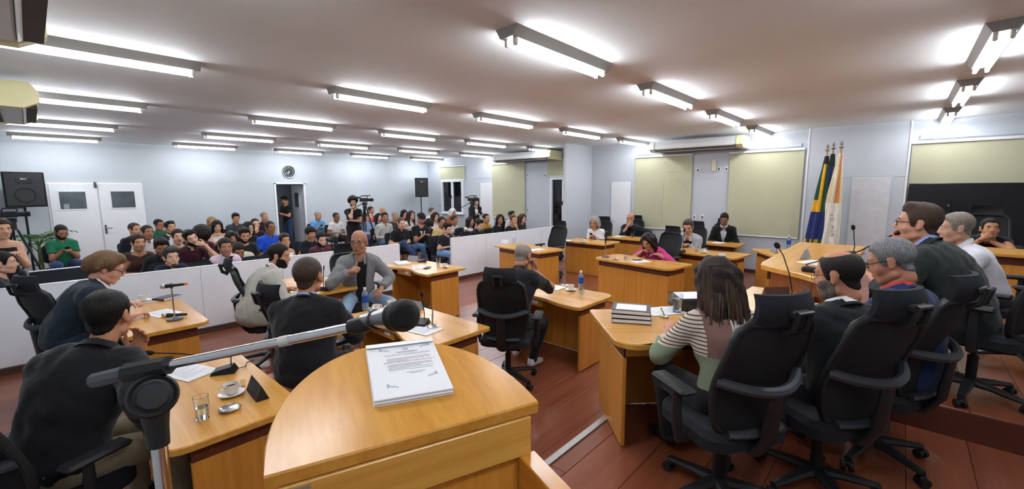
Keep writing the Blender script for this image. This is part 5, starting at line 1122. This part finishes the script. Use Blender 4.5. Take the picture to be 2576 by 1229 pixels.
a = person('woman with long wavy hair in striped patchwork sweater, back to us', px=(1800, 700), headx=2.60, z=DZ, face=-44, s=1.0, ph=OP, lean=14, curve=10, hp=12, hy=8, fem=True, R='desk', L='desk', skin='#c08a6c', hair=('long', '#2a1f1a'), top=('blouse', '#cfc6ba', stripes_mat()), pants='#15161b', fine=2, sw=1.12, g=1.06)
WOM = a
# loose wavy strands over the back
mbh = MB(); rr = random.Random(4)
for i in range(120):
    t = math.radians(rr.uniform(150, 390)); r0 = .086+.008*rr.random(); P = []
    x0, y0 = r0*math.cos(t), r0*math.sin(t)*.95-.03
    for k in range(10):
        v = k/9; P.append((x0*(1+.55*v)+.014*math.sin(7*v+i)*v, y0*(1+.30*v)-.012*v+.012*math.cos(6*v+i)*v, .075-.37*v*(1 if i % 3 else .85)))
    mbh.tube(P, [.003+.0055*math.sin(math.pi*min(1, .15+k/10)) for k in range(10)], 4)
hs_ = link('hair_strands', mbh.mesh('hair_strands', mat('hair_streaked', '#211813', .45, vary=.3, scale=9, stretch=(5, 5, .5), col2='#59402e', spec=.4)), a[0], a[3])
obj('hair_clip', MB().box((0, 0, 0), (.05, .02, .018), Rz(20), b=.005), CERAM, a[0], a[3] @ Tr(.01, -.06, .128))
chair_back((1950, 955), 1.07, -32, 'large black office chair in the foreground under the woman in stripes', DZ)
a = person('bearded man with receding dark hair, glasses and dark suit at right', px=(2108, 690), headx=3.0, z=DZ, face=-42, s=1.03, ph=OP, lean=3, curve=9, hp=12, hy=28, hs=1.05, R='desk', L='desk', skin='#bd8468', hair=('balding', '#1d1815'), beard='full', bcol='#6b625a', glass='thin', top=('jacket', '#171b1f'), under='#e8e8ea', pants='#171b1f', fine=2, g=1.04, sw=1.1)
chair_back((2232, 935), 1.07, -34, 'black office chair under the bearded man in dark suit', DZ)
a = person('grey-haired man in blue jacket with red collar bending over papers', px=(2240, 655), headx=3.55, z=DZ, face=-25, s=1.1, ph=OP, lean=3, curve=14, hp=20, hy=20, hs=1.06, R='desk', L='desk', skin='#b57f66', hair=('short', '#77787a'), glass='thick', top=('jacket', '#1b2b52'), under='#b03a34', pants='#1c2236', fine=2, g=1.04, sw=1.08)
chair_back((2392, 872), 1.07, -20, 'black office chair under the man in blue jacket', DZ)
a = person('man in dark grey suit and glasses speaking into the red-lit microphone', px=(2308, 560), headx=4.45, z=UZ, face=-22, s=1.14, ph=.62, lean=24, curve=10, hp=0, hy=22, hs=1.12, R='desk', L='desk', skin='#c38f77', hair=('neat', '#46362a'), glass='thick', top=('jacket', '#262d2b'), under='#7f9fd8', pants='#20262a', fine=2, g=1.06, sw=1.14)
chair(4.40, -.47, -14, 'black office chair on the upper dais under the speaking man', UZ)
a = person('grey-haired man in white shirt behind the speaking man', px=(2404, 572), headx=5.35, z=UZ, face=12, s=1.02, ph=OP, lean=18, curve=12, hp=8, R='desk', L='desk', skin='#c39880', hair=('short', '#857d72'), top=('shirt', '#d9dbe2'), pants='#1b1c22', fine=1)
seat(a, 'black office chair behind the man in white shirt', .22, -8, UZ)
a = person('man in dark jacket half hidden behind the speaking man, hand at mouth', px=(2284, 596), headx=5.5, z=UZ, face=20, s=.98, ph=OP, lean=20, curve=16, hp=16, R='mouth', L='desk', skin='#b98268', hair=('recede', '#3a3029'), top=('jacket', '#16171d'), under='#17181b', pants='#16171d', fine=1)
a = person('man in black shirt resting chin on hand at the far right desk', px=(2490, 574), headx=8.2, z=UZ, face=88, s=.98, ph=.50, lean=26, curve=20, hp=-4, hy=10, R='mouth', L=((-.02, .36, .80), (-1, 0, -.4), (1, .2, 0)), hR='grip', skin='#b07e60', hair=('short', '#191513'), top=('tee', '#18191d'), pants='#1b1c22', fine=1, g=1.12)
seat(a, 'black office chair under the man resting his chin at far right', .06, 0, UZ)
a = person('grey-haired woman in white top and glasses looking at her phone', px=(1495, 558), headx=9.2, hs=1.14, s=1.12, face=96, ph=.54, lean=12, curve=16, hp=18, fem=True, R='phone', L='phone', skin='#c08d72', hair=('bob', '#9a948d'), glass='thick', top=('tee', '#e4e4e6'), pants='#2a2c34', fine=1)
hold_phone(a, 'dark phone held by the grey-haired woman in white')
seat(a, 'black office chair behind the grey-haired woman', .05, 4)
a = person('bald man in glasses and dark jacket holding his chin', px=(1586, 548), headx=10.3, hs=1.08, s=1.08, face=100, ph=.52, lean=4, curve=12, hp=6, R='chin', L='side', skin='#b98a72', hair=None, beard='goatee', bcol='#8a8078', glass='thick', top=('blazer', '#1a2028'), under='#17181b', pants='#1c1f26', fine=1)
seat(a, 'black office chair behind the bald man in dark jacket', .04)
a = person('woman in pink sweater with long dark hair writing', px=(1630, 606), headx=7.3, hs=1.14, face=84, ph=.54, s=1.2, lean=30, curve=20, hp=30, fem=True, R='write', L=((-.2, .42, .79), (-1, 0, -.6), (1, .3, 0)), hR='grip', skin='#c08a70', hair=('long', '#1c1412'), glass='thin', top=('blouse', '#c2397c'), pants='#22242c', fine=1)
seat(a, 'black office chair behind the woman in pink', .05, -6)
a = person('man in pale grey blazer and black shirt looking at his phone', px=(1731, 570), headx=9.0, hs=1.14, s=1.14, face=98, ph=.54, lean=12, curve=14, hp=22, R='phone', L='phone', skin='#bd8d74', hair=('neat', '#4a423c'), glass='thin', top=('blazer', '#aab1b5'), under='#17181b', pants='#3a3d44', fine=1)
hold_phone(a, 'dark phone held by the man in pale grey blazer')
seat(a, 'black office chair behind the man in pale grey blazer', .05, -8)
a = person('man in black suit and pale shirt looking down by the wall blind', px=(1822, 550), headx=10.45, s=1.08, face=104, ph=.52, lean=6, curve=16, hp=26, R='lap', L='lap', skin='#8f6850', hair=('short', '#15110f'), glass='thin', top=('jacket', '#141518'), under='#c9d2e6', pants='#15161a', fine=1)
seat(a, 'black office chair behind the man in black suit by the wall', .03)
chair(7.62, 5.72, 84, 'empty black office chair behind the empty desk')
# ---------------------------------------------------------------- standing people and the left edge
a = person('man in black tee standing in the open doorway looking at his phone', px=(716, 503), face=112, sit=False, s=1.0, R='phone', L='phone', hp=28, lean=3, curve=6, skin='#b98a6b', hair=('neat', '#17120f'), top=('tee', '#1a1b1e'), pants='#2b3f5c', row=15.2)
hold_phone(a, 'dark phone held by the man standing in the doorway')
person('bearded cameraman in black tee standing with hand at his chin', px=(888, 508), face=168, sit=False, s=1.0, R='chin', L=((.1, .2, 1.16), (-1, .1, -.4), (1, .1, .1)), hy=-10, hp=6, lean=2, curve=4, skin='#c59a80', hair=('shag', '#16110f'), beard='full', top=('tee', '#17181a'), pants='#241f22', fine=1)
person('camerawoman in dark jacket standing beside the tripod near the window', px=(1197, 506), face=160, sit=False, s=.95, R='phone', L='down', hp=8, fem=True, skin='#c8a08a', hair=('long', '#15110f'), top=('jacket', '#16171b'), under='#e8e8ea', pants='#17181c')
person('woman in black top standing behind the tripod at the left edge', px=(4, 574), face=-160, sit=False, s=.94, R='phone', L='phone', hp=10, fem=True, skin='#c79a80', hair=('pulled', '#33241c'), top=('tank', '#15161a'), pants='#1a1b20', fine=1, row=8.4, ph=.88)
a = person('dark-haired man in profile at the left edge holding out his hand', px=(8, 660), face=-100, row=7.75, ph=.54, lean=10, R=((.16, .52, .86), (1, -.3, -.8), (-.1, 1, .35)), L='lap', hR='relax', skin='#c99d86', hair=('short', '#17120f'), top=('tee', '#24262e'), pants='#22242b', fine=1)
aud_chair(-.30, a[0].location.y, -168, 'dark chair under the man at the left edge holding out his hand')
# ---------------------------------------------------------------- audience
def aud(px, label, ymin=7.9, ymax=13.75, **k):
    k.setdefault('face', 180+RNG.uniform(-6, 6)); k.setdefault('hs', 1.06); k.setdefault('s', .97 if k.get('fem') else 1.0); k.setdefault('group', 'people seated in the audience')
    r = k.pop('row', None); hz = .51+.60*k['s']-.004*max(k.get('lean', 6), 0)
    y = atz(px[0], px[1], hz)[1]
    if r is None and (y < ymin or y > ymax): r = min(max(y, ymin), ymax)
    if r is not None: k['row'] = r
    p = person(label, px=px, **k); o = p[0]; AUD.append((label, o.location.x, o.location.y, p[4]))
    short = label.replace('seated ', ''); aud_chair(o.location.x, o.location.y, math.degrees(o.rotation_euler.z), ' '.join(('dark padded chair under the '+short).split()[:16])); return p
AUD = []
dk, lt, md, br = '#8f6248', '#cfa38a', '#b98767', '#a5735a'
a = aud((154, 582), 'man in green polo and glasses using a phone', R='phone', L='phone', hp=28, g=1.18, beard='full', glass='thin', top=('polo', '#1f6b4a'), skin=br, hair=('buzz', '#1a1512'), pants='#243c66', face=-170, hy=8, fine=1)
hold_phone(a, 'dark phone held by the man in green polo beside the palm')
aud((339, 577), 'stern man in black suit behind the man in white', top=('jacket', '#1c1f24'), skin=md, hair=('recede', '#3a332d'), hy=25)
aud((371, 583), 'broad man in white shirt with dark hair', top=('short', '#d9d2d6'), skin=br, g=1.12, hy=14, hair=('buzz', '#241c17'))
aud((400, 565), 'man in green polo and dark glasses at the back', top=('polo', '#1d6248'), glass='thick', skin=br, hy=28, g=1.08)
aud((428, 572), 'young man in dark suit and white shirt', top=('jacket', '#24262b'), skin=md, hy=22, hp=-4, hair=('neat', '#1c1613'))
aud((348, 609), 'woman in brown sleeveless top with hair tied back', fem=True, top=('sleeveless', '#3f2a22'), skin=md, hair=('bun', '#2a1d16'), hy=8, g=1.06, fine=1)
aud((448, 594), 'yawning woman in mustard top', fem=True, top=('tee', '#6b4a24'), skin=lt, hair=('bun', '#2c1c16'), openm=True, hy=5, g=1.12, fine=1, row=9.55)
aud((480, 598), 'man in maroon polo with hand at his nose', top=('polo', '#3a1722'), skin=lt, beard='full', R='lap', L='mouth', hr=18, hy=5, hp=8, fine=1, hair=('neat', '#1c1512'))
aud((508, 590), 'person with a large dark afro', hair=('afro', '#1c1513'), top=('tee', '#54222c'), skin=dk, hp=20, hy=-30, row=10.1)
aud((406, 619), 'man in black shirt bowing his head', top=('shirt', '#1d1e22'), skin=br, hp=30, lean=16, hair=('neat', '#17120f'), fine=1, row=8.75)
aud((431, 646), 'bearded man in navy shirt leaning forward at the partition', top=('shirt', '#1b2133'), skin=lt, beard='goatee', lean=24, hp=4, hy=10, R=((.05, .36, .82), (1, -.3, -.5), (-.6, .6, .3)), hair=('quiff', '#3a3532'), fine=2, row=8.0)
aud((533, 557), 'blonde woman half hidden at the back', fem=True, hair=('long', '#9a7f58'), top=('tee', '#cfc8c2'), skin=lt)
aud((546, 568), 'woman in white strapless top with dark hair', fem=True, hair=('long', '#1d1412'), top=('tank', '#dcd7d6'), skin=lt, hp=18, R='phone', L='phone', fine=1)
a = aud((593, 548), 'man in dark grey shirt holding a small camera at the back wall', top=('shirt', '#3a3d44'), skin=md, R='phone', L='phone', hp=16, hair=('neat', '#1d1613'))
hold_phone(a, 'small dark camera held by the man in dark grey shirt at the back wall')
aud((583, 598), 'child with dark hair and white hair clip', s=.86, fem=True, hair=('bob', '#17120f'), top=('tee', '#8a5a48'), skin=br, hp=14, row=9.75)
aud((614, 590), 'bearded man in black tee looking down', top=('tee', '#1a1b1e'), skin=md, beard='full', hp=22, g=1.08, hair=('neat', '#17120f'), fine=1, row=9.05)
aud((625, 573), 'woman in glasses with black hair', fem=True, hair=('bob', '#15110f'), glass='thick', top=('tee', '#1c1d21'), skin=lt, hy=12)
aud((642, 563), 'man covering his mouth with a watch on his wrist', top=('tee', '#2b1c20'), skin=lt, R='mouth', hair=('buzz', '#1a1512'), row=11.6)
aud((665, 545), 'smiling grey-haired man in dark shirt at the back wall', top=('polo', '#2a1d22'), skin=md, hair=('buzz', '#7d7770'), hy=15)
aud((679, 571), 'man in bright blue polo and glasses', top=('polo', '#1d4fc4'), skin=dk, hair=('buzz', '#2a211c'), glass='thick', hy=10, g=1.08, fine=1, row=9.75)
aud((567, 620), 'man in pale pink shirt with short dark hair', top=('shirt', '#d8c3cf'), skin=br, hair=('short', '#241b16'), lean=18, hp=8, fine=1, row=8.05)
aud((600, 630), 'man in beige shirt bent low beside the pale pink shirt', top=('shirt', '#cfcabb'), skin=br, lean=44, curve=26, hp=30, hair=('short', '#1d1613'), row=8.0)
aud((716, 604), 'woman in white tank top with hairband', fem=True, top=('tank', '#e2e0e0'), skin=md, hair=('bun', '#1a1412'), row=8.0)
a = aud((800, 542), 'grey-haired man in light blue polo with legs crossed', top=('polo', '#5fa3d8'), skin=md, hair=('short', '#9a9894'), hy=18, hp=8, R='phone', L='phone', cross='L', pants='#2f5580', fine=1)
hold_phone(a, 'dark phone held by the grey-haired man in light blue polo')
aud((846, 545), 'man in white tee and glasses with arms folded', top=('tee', '#d6d6d4'), skin=dk, glass='thick', hair=('buzz', '#2a221d'), hy=12, pants='#2a2225', row=12.9)
aud((782, 586), 'young man in black tee with black fringe', top=('tee', '#181a22'), skin=md, hair=('fringe', '#121012'), hy=6, hp=10, fine=1, row=9.1)
aud((808, 601), 'bearded man in dark red polo looking down', top=('polo', '#532730'), skin=lt, beard='full', hp=18, hair=('short', '#17120f'), fine=2, row=8.0)
aud((928, 544), 'man in light blue shirt behind the tall tripod', top=('shirt', '#8ba3c9'), skin=lt, hair=('buzz', '#4a3a30'), hp=-6, pants='#2c3850')
aud((933, 529), 'man in red shirt by the back wall', top=('tee', '#c22a30'), skin=md, hy=12, hair=('short', '#241c17'))
aud((963, 531), 'bald man at the back wall', hair=None, top=('tee', '#8a8a8c'), skin=md, row=12.75)
aud((953, 546), 'woman with black hair beside the light grey shirt', fem=True, hair=('long', '#161110'), top=('tee', '#3a3036'), skin=lt, row=12.4)
aud((968, 546), 'man in light grey shirt with watch', top=('shirt', '#b7b8b2'), skin=br, hair=('short', '#17120f'), hy=-12, pants='#44617f', fine=1, row=10.6)
aud((1009, 560), 'man in black polo with legs crossed in jeans', top=('polo', '#18191c'), skin=lt, hair=('buzz', '#4c4038'), lean=10, hp=14, cross='R', pants='#2c4468', fine=1, row=9.2)
aud((1017, 536), 'dark-haired woman looking down by the back wall', fem=True, hair=('long', '#151011'), top=('tee', '#2c2528'), skin=lt, hp=18)
aud((1034, 541), 'woman in glasses with wavy dark hair and white top', fem=True, hair=('long', '#2a1c17'), glass='thick', top=('sleeveless', '#d8d5d2'), skin=lt, hp=-4, row=11.2)
aud((994, 543), 'grey-haired person behind the black polo', hair=('short', '#8f8d8a'), top=('tee', '#4d4348'), skin=md, row=11.7)
JL = aud((1060, 549), 'man in black cap and black tee with white letters using a phone', hair=('cap', '#17181b'), top=('tee', '#17181b'), skin=br, R='phone', L='phone', hp=26, pants='#4a6c8f', g=1.06, fine=1, row=9.3)
hold_phone(JL, 'dark phone held by the man in black cap')
aud((1079, 564), 'person with black curly hair bending down', hair=('curly', '#121011'), top=('tee', '#1b1c1f'), skin=br, hp=35, lean=20, row=9.7)
aud((1086, 532), 'man in white shirt and glasses near the corner loudspeaker', top=('shirt', '#dadada'), skin=lt, glass='thin', hair=('short', '#4a423c'), hy=8)
aud((1095, 545), 'smiling woman in white blouse with dark hair', fem=True, hair=('long', '#1c1412'), top=('tee', '#d9d5cc'), skin=lt, row=10.4)
aud((1111, 558), 'heavy man in yellow tee', top=('tee', '#c4ad72'), skin=br, g=1.25, hair=('short', '#17120f'), hy=-6, row=8.75)
aud((1125, 574), 'bearded man in black tee and light jeans at the partition end', top=('tee', '#191a1d'), skin=lt, beard='goatee', hp=22, hair=('neat', '#17120f'), pants='#6d93bb', fine=2, row=7.75)
aud((1139, 533), 'old white-haired woman in orange', fem=True, hair=('bob', '#dcdad8'), top=('tee', '#b0512a'), skin=md, hy=10)
aud((1143, 553), 'woman in striped white tee with dark curly hair', fem=True, hair=('bun', '#1d1513'), top=('tee', '#c9c8c6'), skin=br, hy=-10, row=9.35)
aud((1184, 556), 'woman in white ruffled top with dark hair', fem=True, hair=('long', '#141011'), top=('sleeveless', '#d9d6d0'), skin=br, hy=-8, g=1.12, row=8.85)
aud((1205, 564), 'young man in black shirt looking down at the partition', top=('polo', '#17181b'), skin=lt, hp=26, lean=12, hair=('neat', '#17120f'), fine=1, row=7.95)
aud((1223, 549), 'man in mustard shirt and glasses', top=('shirt', '#b9913f'), skin=md, glass='thin', hair=('short', '#1d1613'), hp=-4, row=8.9)
aud((1258, 551), 'woman in black top with long black hair turning away', fem=True, hair=('long', '#121012'), top=('tee', '#17181b'), skin=br, hy=-40, row=8.15)
aud((1291, 553), 'man in black tee with shaved head and hand at chin', top=('tee', '#17181b'), skin=md, hair=('buzz', '#3a2e26'), L='chin', hy=-18, row=7.72)
aud((1287, 541), 'man in white shirt hidden behind the shaved head', top=('shirt', '#d8d8d8'), skin=md, hair=('neat', '#17120f'), row=9.6)
aud((1314, 549), 'woman in olive top with brown hair', fem=True, hair=('long', '#3a2218'), top=('tee', '#2c2a22'), skin=lt, row=8.3)
# letters on the black tee
o, J, A, HM, s_ = JL; c = J['che']+J['fwd']*.155*s_-J['up']*.02
MX = Matrix(((-J['right'][0], J['up'][0], J['fwd'][0], c[0]), (-J['right'][1], J['up'][1], J['fwd'][1], c[1]), (-J['right'][2], J['up'][2], J['fwd'][2], c[2]), (0, 0, 0, 1)))
obj('shirt_letters', MB().box((-.05, 0, 0), (.03, .14, .012)).box((-.075, .055, 0), (.05, .03, .012)).box((.03, 0, 0), (.03, .14, .012)).box((.06, -.055, 0), (.06, .03, .012)), WHITE, o, MX)
for nm, px, lbl in ((0, (872, 640), 'empty dark padded chair behind the bald man in grey blazer'), (2, (500, 672), 'empty dark chair back above the partition left of the pale pink shirt'), (3, (655, 655), 'empty dark chair back above the partition near the light grey blazer')):
    p = aty(px[0], px[1], 7.75); aud_chair(p[0], 7.62, 180, lbl)
